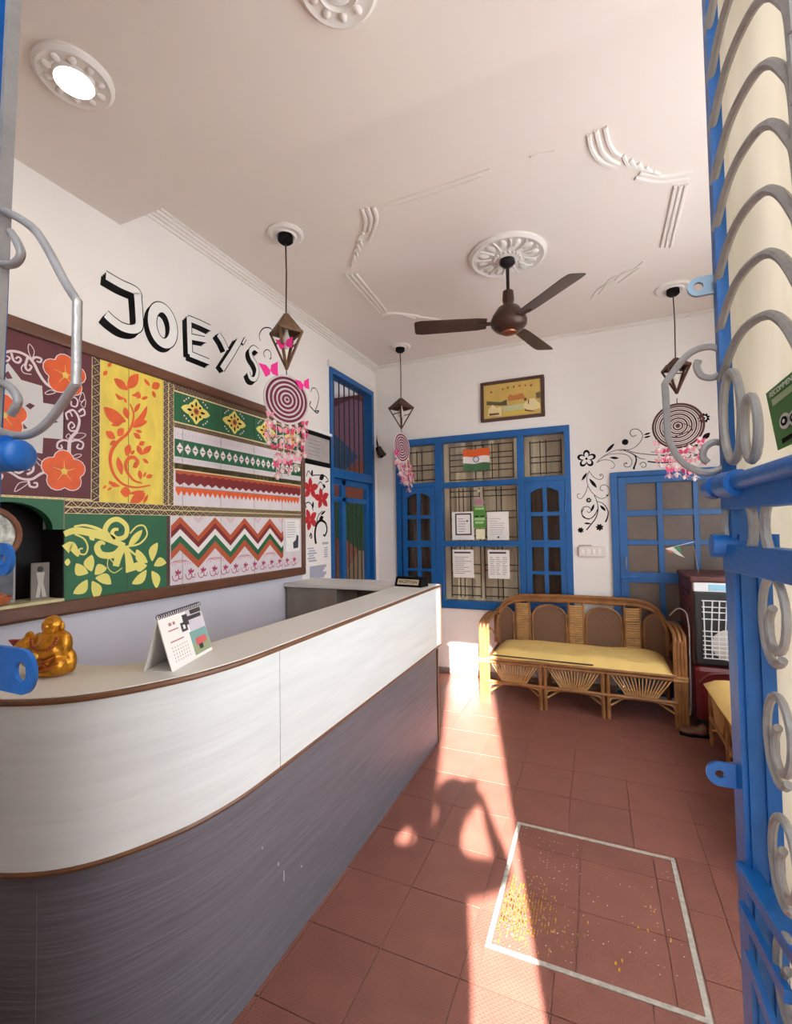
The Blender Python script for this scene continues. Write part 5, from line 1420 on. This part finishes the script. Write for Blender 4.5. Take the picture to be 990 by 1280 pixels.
# ================================================================== air cooler
M_CRED = mat('cooler_dark_red', (104, 26, 28), .3); M_CWOOD = mat('cooler_brown_red', (92, 46, 42), .45, var=((6, 6, 6), .1)); M_CBLK = mat('cooler_black', (34, 34, 36), .45); M_CWHT = mat('cooler_white', (226, 228, 230), .4)
cx0, cx1, cyf, cyb = .612, 1.16, 3.86, 4.40
co = thing('air_cooler', 'tall dark red air cooler with black front and white grille in the corner', 'air cooler', ((cx0 + cx1)/2, 4.1, 0))
MB().box((cx0, cyf + .02, .44), (cx1, cyb, 1.045)).build('cabinet', M_CWOOD, co, bevel=.012)
MB().box((cx0 - .012, cyf - .012, 1.03), (cx1 + .012, cyb, 1.075)).build('top_cover', M_CWOOD, co, bevel=.014)
MB().box((cx0 - .004, cyf - .01, .06), (cx1 + .004, cyb, .445)).build('water_tank', M_CRED, co, bevel=.035)
MB().tube(spline([(cx0 + .02, cyf - .013, .33), (cx0 + .10, cyf - .016, .395), (cx0 + .27, cyf - .016, .41), (cx1 - .10, cyf - .016, .395), (cx1 - .02, cyf - .013, .33)], 6), .010, 6).build('tank_highlight_arc', M_CRED, co, smooth=True)  # raised arc shaped after the highlight on the tank front
MB().box((cx0 + .01, cyf - .004, .45), (cx1 - .01, cyf + .03, .965)).build('front_panel', M_CBLK, co, bevel=.012)
MB().box((cx0 + .01, cyf - .012, .966), (cx1 - .01, cyf + .03, 1.03)).build('control_panel', M_CWHT, co, bevel=.006)
MB().box((cx0 + .10, cyf - .016, .978), (cx0 + .255, cyf - .010, 1.018)).build('display', mat('cooler_display', (150, 206, 232), .25), co, bevel=.006)
gx0, gx1, gz0, gz1 = cx0 + .055, cx1 - .055, .505, .905
MB().box((gx0, cyf - .006, gz0), (gx1, cyf - .0035, gz1)).build('grille_recess', M_CBLK, co)
for i in range(11):
    x = gx0 + .012 + (gx1 - gx0 - .024)*i/10; MB().tube([(x + (.012 if 0 < i < 4 else 0), cyf - .014, gz1), (x, cyf - .014, (gz0 + gz1)/2), (x, cyf - .014, gz0)], .0042, 6).build('grille_bar', M_CWHT, co, smooth=True)
for i, f_ in enumerate((0, .07, .15, .22, .30, .38, .47, .68, .80, .89, 1)):
    z = gz0 + (gz1 - gz0)*f_; MB().tube([(gx0, cyf - .016, z), (gx1, cyf - .016, z)], .0042, 6).build('grille_bar', M_CWHT, co, smooth=True)
MB().lathe([(.11, 0), (.10, -.008), (.03, -.012)], 20, ((gx0 + gx1)/2 - .06, cyf - .005, .60), Matrix.Rotation(-PI/2, 3, 'X')).build('fan_hub', mat('fan_hub_white', (206, 200, 194), .5), co, smooth=True)
side_ = MB()
for i in range(8): side_.box((cx0 - .006, cyf + .10, .52 + i*.058), (cx0 + .002, cyb - .06, .545 + i*.058))
side_.build('side_louvres', M_CWOOD, co)
for dx in (.04, cx1 - cx0 - .04):
    for dy in (.05, .48): MB().lathe([(.022, .0), (.026, .03), (.02, .075)], 12, (cx0 + dx, cyf + dy, 0)).build('foot', M_CBLK, co, smooth=True)
cab = tag(MB().tube(spline([(.52, 4.25, .72), (.555, 4.10, .80), (.590, 4.0, .795), (.598, 3.95, .74), (.600, 3.93, .64), (.598, 3.93, .50), (.595, 3.95, .10), (.592, 4.1, .005)], 6), .0055, 6).build('power_cable', mat('white_cable', (206, 202, 196), .6), smooth=True), 'loose white power cable hanging down the side of the air cooler', 'cable')
# small paper flag standing on the cooler
pf_ = thing('paper_pennant', 'small folded saffron white and green paper pennant on top of the air cooler', 'flag', (.66, 4.02, 1.075))
S0 = Vector((.69, 4.03, 1.075)); S1 = Vector((.66, 4.02, 1.285))
MB().tube([S0, S1], .0022, 6).build('stick', M_CANEL, pf_)
a0, a1, a2, a3 = [at(px, py, 'Y', 4.02) for px, py in ((832, 686), (868, 677), (853, 698), (846, 690))]
MB().tube([a0, a1], .0018, 5).build('string', M_WHITE, pf_)
MB().prism([a0, a3, at(838, 691, 'Y', 4.02)], (0, .002, 0)).build('saffron_tip', mat('pennant_saffron', (222, 120, 70), .7), pf_)
MB().prism([a0, at(842, 684, 'Y', 4.02), at(856, 697, 'Y', 4.02), at(848, 694, 'Y', 4.02)], (0, .002, 0)).build('white_field', M_PAPER, pf_)
MB().prism([at(842, 684, 'Y', 4.0), at(850, 683, 'Y', 4.0), at(853, 692, 'Y', 4.0)], (0, .002, 0)).build('green_field', mat('pennant_green', (60, 130, 80), .7), pf_)
# shoe by the second sofa
sh = thing('shoe', 'old brown shoe lying on the floor beside the second sofa leg', 'shoe', (.585, 3.74, 0))
fuse_ = MB()
for p_, r_ in (((.545, 3.735, .026), (.055, .036, .026)), ((.60, 3.74, .032), (.05, .036, .032)), ((.63, 3.745, .042), (.03, .032, .040))): fuse_.ball(p_, r_, 12, 7)
o = fuse_.build('upper', mat('brown_leather', (112, 72, 54), .5, var=((30, 30, 30), .2)), sh, smooth=True)
rm_ = o.modifiers.new('remesh', 'REMESH'); rm_.mode = 'VOXEL'; rm_.voxel_size = .006; rm_.use_smooth_shade = True
MB().prism([(.49, 3.71, 0), (.55, 3.695, 0), (.66, 3.708, 0), (.668, 3.745, 0), (.655, 3.78, 0), (.55, 3.775, 0), (.492, 3.755, 0)], (0, 0, .012)).build('sole', M_BLACK, sh)

# ================================================================== small things on the walls
fr_ = thing('framed_print', 'yellow landscape print with seated figures in a brown frame above the window', 'picture', (-.70, YB, 2.45))
x0, x1, z0, z1, w = -1.0, -.405, 2.462, 2.852, .03
b = MB().box((x0, YB - .024, z0), (x1, YB, z0 + w)); b.box((x0, YB - .024, z1 - w), (x1, YB, z1)); b.box((x0, YB - .024, z0 + w), (x0 + w, YB, z1 - w)); b.box((x1 - w, YB - .024, z0 + w), (x1, YB, z1 - w))
b.build('frame', M_DKBR, fr_, bevel=.004)
MB().box((x0 + w, YB - .012, z0 + w), (x1 - w, YB, z1 - w)).build('print_ground', mat('print_ochre', (206, 172, 92), .5, var=((9, 9, 9), .12)), fr_)
D = Deco('Y', YB - .012, -1); c = crop(590, 460, 9.0); P = lambda pts: D.pp(c(pts))
def prt(nm, rgb, polys, off, ells=()):
    D.off = off
    for p in polys: D.poly(P(p))
    for (x, y, a, b_) in ells: D.ell(P([(x, y)])[0], a, b_, 14)
    D.done(nm, mat('print_' + nm, rgb, .55), fr_, split=True)
prt('lake', (196, 196, 150), [[(345, 440), (590, 395), (600, 460), (345, 495)]], .001)
prt('dark_trees', (92, 84, 52), [[(165, 375), (320, 385), (390, 355), (395, 420), (320, 425), (165, 420)], [(715, 280), (765, 265), (770, 335), (725, 340)], [(580, 340), (605, 330), (620, 360), (590, 370)]], .0015)
prt('palace', (186, 116, 60), [[(400, 330), (430, 295), (470, 310), (560, 280), (590, 310), (590, 345), (410, 375)]], .002)
prt('meadow', (216, 188, 84), [[(345, 495), (600, 455), (640, 500), (345, 545)]], .002)
prt('figures', (232, 214, 160), [[(185, 470), (230, 415), (280, 450), (330, 440), (335, 540), (180, 545)], [(580, 410), (640, 345), (700, 340), (765, 400), (770, 450), (680, 475), (590, 465)]], .003)
prt('lines', (110, 66, 44), [[(590, 455), (620, 470), (700, 480), (760, 460), (680, 490), (600, 485)], [(190, 515), (300, 505), (310, 525), (200, 540)], [(630, 360), (645, 350), (640, 410), (628, 400)]], .004)
prt('stamps', (150, 80, 40), [], .003, [(218, 275, .011, .011), (348, 238, .009, .011), (404, 222, .009, .013), (470, 212, .009, .011), (538, 200, .010, .010), (600, 196, .008, .010), (665, 196, .012, .011)])
sb = thing('switch_board', 'white plastic switch board on the wall between the window and the blue door', 'switch', (-.04, YB, 1.17))
MB().box((-.148, YB - .03, 1.168), (.072, YB, 1.258)).build('box', mat('switch_white', (226, 216, 208), .5), sb, bevel=.006)
for i in range(4): MB().box((-.125 + i*.045, YB - .036, 1.19), (-.098 + i*.045, YB - .028, 1.235)).build('rocker', mat('switch_rocker', (238, 232, 226), .4), sb, bevel=.003)
MB().box((-.145, YB - .012, 1.262), (-.04, YB, 1.272)).build('tape_strip', mat('tape', (188, 160, 148), .7), sb)
bl_ = thing('hanging_bell', 'small dark metal bell on a cord hanging by the corner of the doorway', 'bell', (-2.11, 4.40, 2.2))
MB().tube(spline([(-2.138, 4.43, 2.52), (-2.13, 4.42, 2.40), (-2.105, 4.41, 2.31)], 5), .008, 6).build('cord', M_BLACK, bl_)
MB().lathe([(.012, .05), (.03, .04), (.036, .0), (.046, -.055), (.05, -.062), (.04, -.062)], 18, (-2.085, 4.40, 2.27), Matrix.Rotation(-.45, 3, 'Y')).build('body', mat('dark_bronze', (74, 58, 50), .4, .6), bl_, smooth=True)
MB().ball((-2.062, 4.40, 2.208), .017, 10, 6).build('clapper', M_BLACK, bl_, smooth=True)
# ================================================================== the gate: two iron leaves folded inwards
GE = Vector((.132, .600, 0)); GH = Vector((.192, .135, 0))
gt = (GH - GE).normalized(); gn = Vector((gt.y, -gt.x, 0))
if gn.x > 0: gn = -gn
GW = (GH - GE).length
def leafpt(px, py):
    d = ray(px, py); k = (GE - CAM).dot(gn)/d.dot(gn); p_ = CAM + d*k
    return ((p_ - GE).dot(gt), p_.z)
def G(u, z, n=0.0): return GE + gt*u + gn*n + Vector((0, 0, z))
gate = thing('iron_gate_leaf', 'folded iron gate leaf with silver scrolls and blue frame at the right of the entrance', 'gate', tuple(GH), 0, 'leaves of the entrance gate')
zlock = leafpt(930, 612)[1]
MB().bar(G(.004, zlock - .02), G(.004, 2.93), .011, .016).build('upper_stile', M_NAVY, gate)
for du, dn, w in ((.004, .000, .030),):
    MB().bar(G(.004, .05, -.016), G(.004, zlock, -.014), .034, .022, gt).build('lower_stile', M_NAVY, gate)
MB().bar(G(-.0085, .06, -.022), G(-.0085, zlock - .04, -.022), .003, .012, gn).build('stile_channel', M_GBLUE, gate)
MB().bar(G(.016, .06, -.008), G(.016, zlock - .045, -.007), .009, .003, gt).build('stile_channel', M_GBLUE, gate)
MB().bar(G(.016, .06, -.023), G(.016, zlock - .045, -.022), .009, .003, gt).build('stile_channel', M_GBLUE, gate)
MB().bar(G(GW - .012, .03), G(GW - .012, 2.93), .025, .025).build('hinge_stile', M_NAVY, gate)
MB().bar(G(.215, .05), G(.215, 2.93), .010, .012).build('inner_bar', M_DKSILV, gate)
def rail(z, h, nm='rail', m=M_NAVY): return MB().bar(G(.005, z), G(GW - .01, z), .018, h).build(nm, m, gate, bevel=.001)
z2 = leafpt(965, 704)[1]
rail(zlock - .008, .022); rail(z2, .028); rail(.10, .03); rail(2.92, .025); zb_ = leafpt(945, 1130)[1]
rail(zb_ + .02, .012, 'rail', M_NAVY)
# arched rods above
foots = [(884, -10), (886, 50), (888, 111), (891, 170), (895.6, 231), (899, 287.5), (903, 350), (908, 410), (910, 473)]
apexs = [(958, -170), (970, -85), (964, 6), (955, 103), (953, 190), (952, 265), (947, 350), (948, 417), (944, 490)]
_rel = [(0, 0), (10, -46), (21, -84), (37, -122), (56, -154), (73, -164), (89, -154), (95, -142), (100, -95), (105, -30)]
_u0, _z0 = leafpt(890, 173)
_shape = [(leafpt(890 + dx, 173 + dy)[0] - _u0, leafpt(890 + dx, 173 + dy)[1] - _z0) for dx, dy in _rel]
foots = foots + [(872, -200), (876, -140), (880, -75)]
for f_ in foots:
    zf = leafpt(*f_)[1]
    MB().tube(spline([G(.006 + u, zf + z, .004) for u, z in _shape], 5), .0042, 8).build('arched_rod', M_DKSILV, gate, smooth=True)
    MB().tube([G(.225 + .17*.5*(1 - math.cos(PI*i/14)), zf + .06*math.sin(PI*i/14), .004) for i in range(15)], .0042, 8).build('arched_rod', M_DKSILV, gate, smooth=True)
# small loops over the lock rail
for u0, r1, r2, zc in ((.035, .022, .046, zlock + .075), (.075, .014, .030, zlock + .055)):
    MB().tube([G(u0 + r1*math.cos(t), zc + r2*math.sin(t), .006) for t in [2*PI*i/20 for i in range(20)]], .0042, 8, True).build('loop', M_DKSILV, gate, smooth=True)
# ring loops between the two lock rails
for u0 in (.035, .12): MB().tube([G(u0 + .032*math.cos(t), (zlock + z2)/2 - .002 + .036*math.sin(t), .004) for t in [2*PI*i/20 for i in range(20)]], .0042, 8, True).build('loop', M_DKSILV, gate, smooth=True)
# C scrolls below
def cscroll(u, zc, s, mir=1):
    pts = []
    for i in range(34):
        a = -2.2 + i*.30; r = s*(1.0 if i < 17 else max(.28, 1.0 - (i - 17)*.055))
        pts.append(G(u - mir*r*.55*math.cos(a), zc + r*math.sin(a), .005))
    MB().tube(pts, .0036, 8).build('c_scroll', M_SILVER, gate, smooth=True)
for py in (772, 912, 1050, 1180): cscroll(.100, leafpt(965, py)[1], .038)
for k in range(6): cscroll(.100, leafpt(965, 1300)[1] - k*.11, .038)
for k in range(9): cscroll(.33, 1.33 - k*.13, .05)
# braces low down
for p_, q_ in (((938, 1135), (1000, 1250)), ((946, 1195), (985, 1300))):
    a_, b_ = leafpt(*p_), leafpt(*q_); MB().bar(G(a_[0], a_[1], .008), G(b_[0], b_[1], .008), .012, .006, gn).build('diagonal_brace', M_NAVY, gate)
# pull handle: curled rod standing out from the leaf
YG_ = .600
c = crop(700, 330, 3.414)
hp = [(590, 412), (583, 440), (605, 478), (655, 484), (702, 450), (705, 400), (665, 358), (605, 358), (545, 388), (495, 445), (447, 512), (452, 580), (456, 660), (460, 740), (500, 820), (560, 872), (630, 890), (695, 868), (725, 820), (708, 775), (660, 760), (618, 785), (610, 825), (632, 848)]
P3 = [at(px, py, 'Y', YG_) for px, py in c(hp)]
for p_ in P3: pass
MB().tube(spline(P3[:11], 5) + spline(P3[10:14], 3)[1:] + spline(P3[13:], 5)[1:], .0037, 8).build('pull_handle', M_DKSILV, gate, smooth=True)
# bolts, hasp, lugs
b0, b1 = at(893, 612, 'Y', YG_ + .01), G(.22, zlock + .013, .010)
q_ = G(.010, zlock + .006, .010)
MB().tube([b0, q_, b1], .0085, 12).build('slide_bolt', M_NAVY, gate, smooth=True)
MB().tube([q_ + gt*.012, q_ + gt*.045], .0135, 14).build('bolt_sleeve', M_NAVY, gate, smooth=True)
MB().tube([q_ - gt*.022, q_ - gt*.004], .0125, 14).build('bolt_sleeve', M_NAVY, gate, smooth=True)
def lug(parent, tip, R_, L_, hole, m, dirv, yplane, th=.004, name='lug_plate'):
    """flat plate with a round hole, standing in a vertical plane; dirv = unit vector from hole to root"""
    up = Vector((0, 0, 1)); nrm = Vector((0, 1, 0)); vs, fs = [], []; n = 64
    for i in range(n):
        a = 2*PI*i/n; ca, sa = math.cos(a), math.sin(a)
        if ca < 0: r = R_
        else: r = min(R_/max(1e-6, abs(sa)), L_/max(1e-6, ca))
        for rr in (r, hole):
            p_ = tip + dirv*(rr*ca) + up*(rr*sa)
            vs += [p_, p_ + nrm*th]
    for i in range(n):
        j = (i + 1) % n; a, b_ = 4*i, 4*j
        fs += [(a, b_, b_+2, a+2), (a+1, a+3, b_+3, b_+1), (a, a+1, b_+1, b_), (a+2, b_+2, b_+3, a+3)]
    return MB().add(vs, fs).build(name, m, parent)
rt_ = Vector((1, 0, 0))
lug(gate, at(873, 358, 'Y', YG_), .0105, .024, .0048, mat('galvanised', (120, 136, 148), .35, .7), rt_, YG_)
lug(gate, at(900, 968, 'Y', YG_), .0125, .036, .0042, M_NAVY, rt_, YG_)
lug(gate, at(945, 684, 'Y', YG_ - .01), .0135, .020, .0050, M_GBLUE, Vector((1, 0, 0)), YG_)
h0 = at(889, 682, 'Y', YG_ - .006); h1 = at(945, 684, 'Y', YG_ - .006)
MB().tube([h0, h0.lerp(h1, .15), h1], .0125, 12).build('hasp_bolt', M_GBLUE, gate, smooth=True)

MB().bar(GH + gt*.02 + Vector((0,0,0)), GH + gt*.02 + Vector((0, 0, 2.985)), .03, .03).build('hinge_post', M_NAVY, gate)
MB().prism([G(GW + .01, 0, .012), G(GW + .03, 0, .012), G(GW + .03, 0, -.085), G(GW + .01, 0, -.085)], (0, 0, 2.98)).build('light_stop_jamb', M_NAVY)['kind'] = 'structure'  # jamb added to stop sun leaking between the gate and the door leaf
# ---------------- white frosted door leaf folded behind the gate leaf
dl = thing('frosted_door_leaf', 'white frosted door leaf folded back behind the right iron gate leaf', 'door', tuple(GH - gn*.06), 0)
def Dp(u, z, n=0.0): return GE + gt*u - gn*(.058 + n) + Vector((0, 0, z))
MB().prism([Dp(-.115, .06), Dp(GW, .06), Dp(GW, 2.90), Dp(-.115, 2.90)], -gn*.004).build('frosted_sheet', frosted('frosted_door_sheet', (244, 238, 226), .50), dl)
MB().bar(Dp(-.135, .03), Dp(-.135, 2.92), .022, .03).build('door_stile', frosted('white_batten', (244, 238, 226), .5), dl)
for u in (GW,): MB().bar(Dp(u, .03), Dp(u, 2.92), .02, .03).build('door_stile', M_WHITE, dl)
MB().bar(Dp(-.13, .05), Dp(GW, .05), .02, .04).build('door_rail', M_WHITE, dl); MB().bar(Dp(-.13, 2.90), Dp(GW, 2.90), .02, .04).build('door_rail', M_WHITE, dl)
# green review sticker on the door
def doorpt(px, py, off=.003):
    o_ = GE - gn*(.058 - off); d = ray(px, py); k = (o_ - CAM).dot(gn)/d.dot(gn); return CAM + d*k
stk = thing('review_sticker', 'green recommended sticker with a round owl face on the white frosted door leaf', 'sticker', tuple(doorpt(975, 560)), 0)
MB().prism([doorpt(958, 492), doorpt(994, 462), doorpt(1012, 545), doorpt(973, 563)], gn*.0006).build('sticker_sheet', mat('owl_green', (72, 132, 58), .5), stk)
M_STW = mat('owl_white', (232, 234, 220), .5)
b = MB(); b.add([doorpt(964, 500, .0045), doorpt(992, 478, .0045), doorpt(994, 486, .0045), doorpt(966, 508, .0045)], [(0, 1, 2, 3)])
o = b.build('lettering_band', mat('owl_pale', (176, 200, 150), .5), stk)
e0 = doorpt(981, 526, .005); eu = Vector((0, 0, 1))
for k, (dx, r1) in enumerate(((0, .0085), (.018, .0085))):
    c0 = e0 + gt*dx
    MB().add([c0 + gt*r1*1.3*math.cos(t) + eu*r1*math.sin(t) for t in [2*PI*i/18 for i in range(18)]], [tuple(range(18))]).build('owl_eye', M_STW, stk)
    MB().add([c0 + gn*.0008 + gt*r1*.8*math.cos(t) + eu*r1*.6*math.sin(t) for t in [2*PI*i/14 for i in range(14)]], [tuple(range(14))]).build('owl_pupil', M_BLACK, stk)
    MB().add([c0 + gn*.0012 + gt*r1*.35*math.cos(t) + eu*r1*.26*math.sin(t) for t in [2*PI*i/10 for i in range(10)]], [tuple(range(10))]).build('owl_glint', M_STW, stk)
b = MB(); b.add([doorpt(977, 549, .0045), doorpt(990, 541, .0045), doorpt(991, 546, .0045), doorpt(978, 555, .0045)], [(0, 1, 2, 3)]); b.build('lettering_band', M_BLACK, stk)
tcv = bpy.data.curves.new('lettering', 'FONT'); tcv.body = 'RECOMMENDED'; tcv.size = .0085; tcv.extrude = .0002
tp = doorpt(962, 498, .006); tdir = (doorpt(992, 474, .006) - tp).normalized(); tn = gn; tup = tn.cross(tdir)
text_mesh(tcv, 'lettering', Matrix(((tdir.x, tup.x, tn.x, tp.x), (tdir.y, tup.y, tn.y, tp.y), (tdir.z, tup.z, tn.z, tp.z), (0, 0, 0, 1))), M_STW, stk)

# ---------------- left leaf, seen almost edge on
YL = .145
gl = thing('iron_gate_leaf', 'iron gate leaf with silver handle and bright blue eye plates left of the entrance', 'gate', (-.40, -.28, 0), 0, 'leaves of the entrance gate')
s0, s1 = at(4, -20, 'Y', YL), at(-9, 420, 'Y', YL)
def slant(px0, px1, w, d_, nm, m):
    a_, b_ = at(px0, 0, 'Y', YL), at(px1, 400, 'Y', YL); k0 = (2.9 - a_.z)/(b_.z - a_.z); k1 = (.05 - a_.z)/(b_.z - a_.z)
    MB().bar(a_.lerp(b_, k0), a_.lerp(b_, k1), w, d_, (0, 1, 0)).build(nm, m, gl)
slant(4, -12, .0090, .012, 'stile', M_GBLUE); slant(17, -2, .0034, .006, 'stile_edge', M_SILVER)
LE = Vector((-.300, .140, 0)); LH = Vector((-.405, -.285, 0)); lt = (LH - LE).normalized(); ln = Vector((-lt.y, lt.x, 0))
def Lp(u, z): return LE + lt*u + Vector((0, 0, z))
LW = (LH - LE).length
MB().bar(Lp(LW, .03), Lp(LW, 2.93), .03, .03).build('hinge_stile', M_GBLUE, gl)
for z0_, z1_ in ((.05, 1.03), (1.175, 2.9)): MB().prism([Lp(.004, z0_), Lp(LW, z0_), Lp(LW, z1_), Lp(.004, z1_)], ln*.003).build('backing_sheet', M_SILVER, gl)
for z in (.05, 1.03, 1.175, 2.9): MB().bar(Lp(.0, z), Lp(LW, z), .014, .02).build('rail', M_GBLUE, gl)
c = crop(0, 240, 3.2)
hp = [(-60, 95), (-20, 75), (35, 85), (100, 120), (150, 165), (200, 245), (255, 350), (312, 442)]
MB().tube(spline([at(px, py, 'Y', YL) for px, py in c(hp)], 5), .0022, 10).build('pull_handle', M_SILVER, gl, smooth=True)
MB().tube([at(px, py, 'Y', YL) for px, py in c([(310, 436), (308, 540), (306, 650), (304, 772)])], .0022, 10).build('pull_handle', M_SILVER, gl, smooth=True)
hp = [(306, 764), (260, 830), (205, 905), (150, 955), (90, 975), (20, 965), (-40, 935), (-70, 880), (-60, 800), (0, 765), (45, 785), (72, 835), (45, 890)]
MB().tube(spline([at(px, py, 'Y', YL) for px, py in c(hp)], 5), .0022, 10).build('pull_handle', M_SILVER, gl, smooth=True)
hp = [(42, 160), (68, 200), (84, 250), (55, 288), (0, 286), (-50, 250), (-60, 180), (-60, 95)]
MB().tube(spline([at(px, py, 'Y', YL) for px, py in c(hp)], 5), .0022, 10).build('pull_handle', M_SILVER, gl, smooth=True)
MB().tube([at(-40, 575, 'Y', YL - .005), at(10, 570, 'Y', YL - .005), at(24, 569, 'Y', YL - .005)], .0082, 14).build('slide_bolt', M_GBLUE, gl, smooth=True)
MB().tube([at(-40, 558, 'Y', YL - .008), at(8, 556, 'Y', YL - .008)], .0050, 12).build('bolt_sleeve', M_NAVY, gl, smooth=True)
MB().ball(at(24, 569, 'Y', YL - .005), (.005, .0082, .0082), 14, 8).build('bolt_knob', M_GBLUE, gl, smooth=True)
lug(gl, at(2, 699, 'Y', YL), .0088, .02, .0030, M_GBLUE, -rt_, YL, .0022)
lug(gl, at(25, 840, 'Y', YL), .0118, .03, .0052, M_GBLUE, -rt_, YL, .0022)

# ================================================================== the person taking the picture, outside the gate
M_SKIN = mat('skin', (176, 130, 104), .6); M_SHIRT = mat('dark_shirt', (62, 66, 78), .85); M_TROU = mat('dark_trousers', (48, 50, 58), .85); M_HAIR = mat('dark_hair', (30, 24, 20), .7)
BXc, BYc = -.095, -.215
per = thing('person', 'person in dark clothes standing outside the gate holding up a phone', 'person', (BXc, BYc, 0))
ph_c = CAM - CF*.014 - CU*.045
def skinmesh(name, nodes, edges, m, root, parent, sub=1):
    me = bpy.data.meshes.new(name); inv = wmat(parent).inverted()
    me.from_pydata([tuple(inv @ Vector(n[0])) for n in nodes], edges, []); me.materials.append(m)
    o = bpy.data.objects.new(name, me); COL.objects.link(o); o.parent = parent
    sk = o.modifiers.new('skin', 'SKIN'); sk.use_smooth_shade = True
    for i, n in enumerate(nodes):
        r = n[1] if isinstance(n[1], tuple) else (n[1], n[1])
        me.skin_vertices[0].data[i].radius = r; me.skin_vertices[0].data[i].use_root = (i == root)
    s_ = o.modifiers.new('sub', 'SUBSURF'); s_.levels = sub; s_.render_levels = sub
    return o
N_, E_ = [], []
def nd(p_, r, prev=None):
    N_.append((Vector(p_), r)); i = len(N_) - 1
    if prev is not None: E_.append((prev, i))
    return i
pel = nd((BXc, BYc, .80), .115); ab = nd((BXc, BYc, .93), .11, pel); chn = nd((BXc, BYc, 1.10), .115, ab); shc = nd((BXc, BYc, 1.20), .085, chn)
nk = nd((BXc + .012, BYc + .02, 1.285), .058, shc); hd = nd((BXc + .04, BYc + .045, 1.36), .082, nk); hd2 = nd((BXc + .05, BYc + .05, 1.445), .092, hd); hd3 = nd((BXc + .05, BYc + .045, 1.50), .045, hd2)
for sg, elb in ((1, Vector((.178, -.115, 1.165))), (-1, Vector((-.318, -.20, .985)))):
    sh_ = nd((BXc + sg*.155, BYc, 1.185), .055, shc)
    mid = nd((BXc + sg*.155)*.5 and ((Vector((BXc + sg*.155, BYc, 1.205)) + elb)/2 + Vector((0, 0, -.005))), .047, sh_)
    el = nd(elb, .040, mid)
    pc = ph_c + CR*sg*.058 - CF*.022 - CU*.035
    wr = nd(pc - CU*.055 + CR*sg*.012 - CF*.01, .023, nd(elb.lerp(pc - CU*.055, .45), .035, el))
    pm = nd(pc, (.017, .026), wr)
    for k in range(4):     # fingers close round the far face of the phone
        base = pc + CU*(.030 - k*.019) - CR*sg*.002; ln_ = (.9, 1.0, .95, .8)[k]
        i1 = nd(base + CR*sg*.004 + CF*.012, .0085, pm); i2 = nd(base - CR*sg*.008*ln_ + CF*.029, .0080, i1); i3 = nd(base - CR*sg*.026*ln_ + CF*.030, .0072, i2)
    t1 = nd(pc + CU*.020 - CR*sg*.012 - CF*.012, .0095, pm); t2 = nd(pc + CU*.048 - CR*sg*.026 - CF*.006, .0085, t1); t3 = nd(pc + CU*.064 - CR*sg*.036 - CF*.002, .0072, t2)
for sg in (-1, 1):
    hp_ = nd((BXc + sg*.085, BYc, .74), .085, pel); kn = nd((BXc + sg*.09, BYc + .01, .42), .055, hp_); an = nd((BXc + sg*.095, BYc - .01, .075), .036, kn); ft = nd((BXc + sg*.105, BYc + .12, .035), .032, an)
skinmesh('body', N_, E_, M_SKIN, 0, per)
# clothes
N_, E_ = [], []
pel = nd((BXc, BYc, .76), .160); ab = nd((BXc, BYc, .93), .155, pel); chn = nd((BXc, BYc, 1.10), .145, ab); shc = nd((BXc, BYc, 1.195), .092, chn); nk = nd((BXc + .008, BYc + .01, 1.245), .058, shc)
for sg, elb in ((1, Vector((.178, -.115, 1.165))), (-1, Vector((-.318, -.20, .985)))):
    sh_ = nd((BXc + sg*.155, BYc, 1.185), .062, shc); mid = nd((Vector((BXc + sg*.155, BYc, 1.205)) + elb)/2, .056, sh_); e2 = nd(Vector((BXc + sg*.155, BYc, 1.205)).lerp(elb, .85), .050, mid)
skinmesh('shirt', N_, E_, M_SHIRT, 0, per)
N_, E_ = [], []
pel = nd((BXc, BYc, .80), .124)
for sg in (-1, 1):
    hp_ = nd((BXc + sg*.085, BYc, .70), .10, pel); kn = nd((BXc + sg*.09, BYc + .01, .42), .085, hp_); an = nd((BXc + sg*.095, BYc - .01, .10), .075, kn)
skinmesh('trousers', N_, E_, M_TROU, 0, per)
hc = Vector((BXc + .05, BYc + .045, 1.455))
MB().ball(hc + Vector((0, -.022, .012)), (.098, .096, .092), 18, 10).build('hair', M_HAIR, per, smooth=True)
fd = Vector((.03, 1, 0)).normalized()
for sg in (-1, 1):
    MB().ball(hc + Vector((sg*.031, .078, -.035)), .011, 10, 6).build('eye', M_WHITE, per, smooth=True)
    MB().ball(hc + Vector((sg*.086, -.005, -.05)), (.010, .020, .030), 10, 6).build('ear', M_SKIN, per, smooth=True)
    MB().ball(Vector((BXc + sg*.10, BYc + .06, .035)), (.045, .13, .045), 14, 8).build('shoe', M_BLACK, per, smooth=True)
MB().ball(hc + Vector((0, .090, -.062)), (.014, .018, .022), 10, 6).build('nose', M_SKIN, per, smooth=True)
MB().ball(hc + Vector((0, .080, -.098)), (.024, .008, .007), 10, 6).build('mouth', mat('lips', (150, 84, 76), .6), per, smooth=True)
pho = thing('phone', 'black phone held up in both hands at the gate', 'phone', tuple(ph_c))
def phx(a, b_, c_): return ph_c + CR*a + CU*b_ + CF*c_
MB().prism([phx(-.037, -.075, -.004), phx(.037, -.075, -.004), phx(.037, .075, -.004), phx(-.037, .075, -.004)], CF*.008).build('case', M_BLACK, pho, bevel=.002)
MB().prism([phx(-.034, -.072, -.0046), phx(.034, -.072, -.0046), phx(.034, .072, -.0046), phx(-.034, .072, -.0046)], CF*.0005).build('screen', mat('phone_screen', (40, 44, 52), .1), pho)
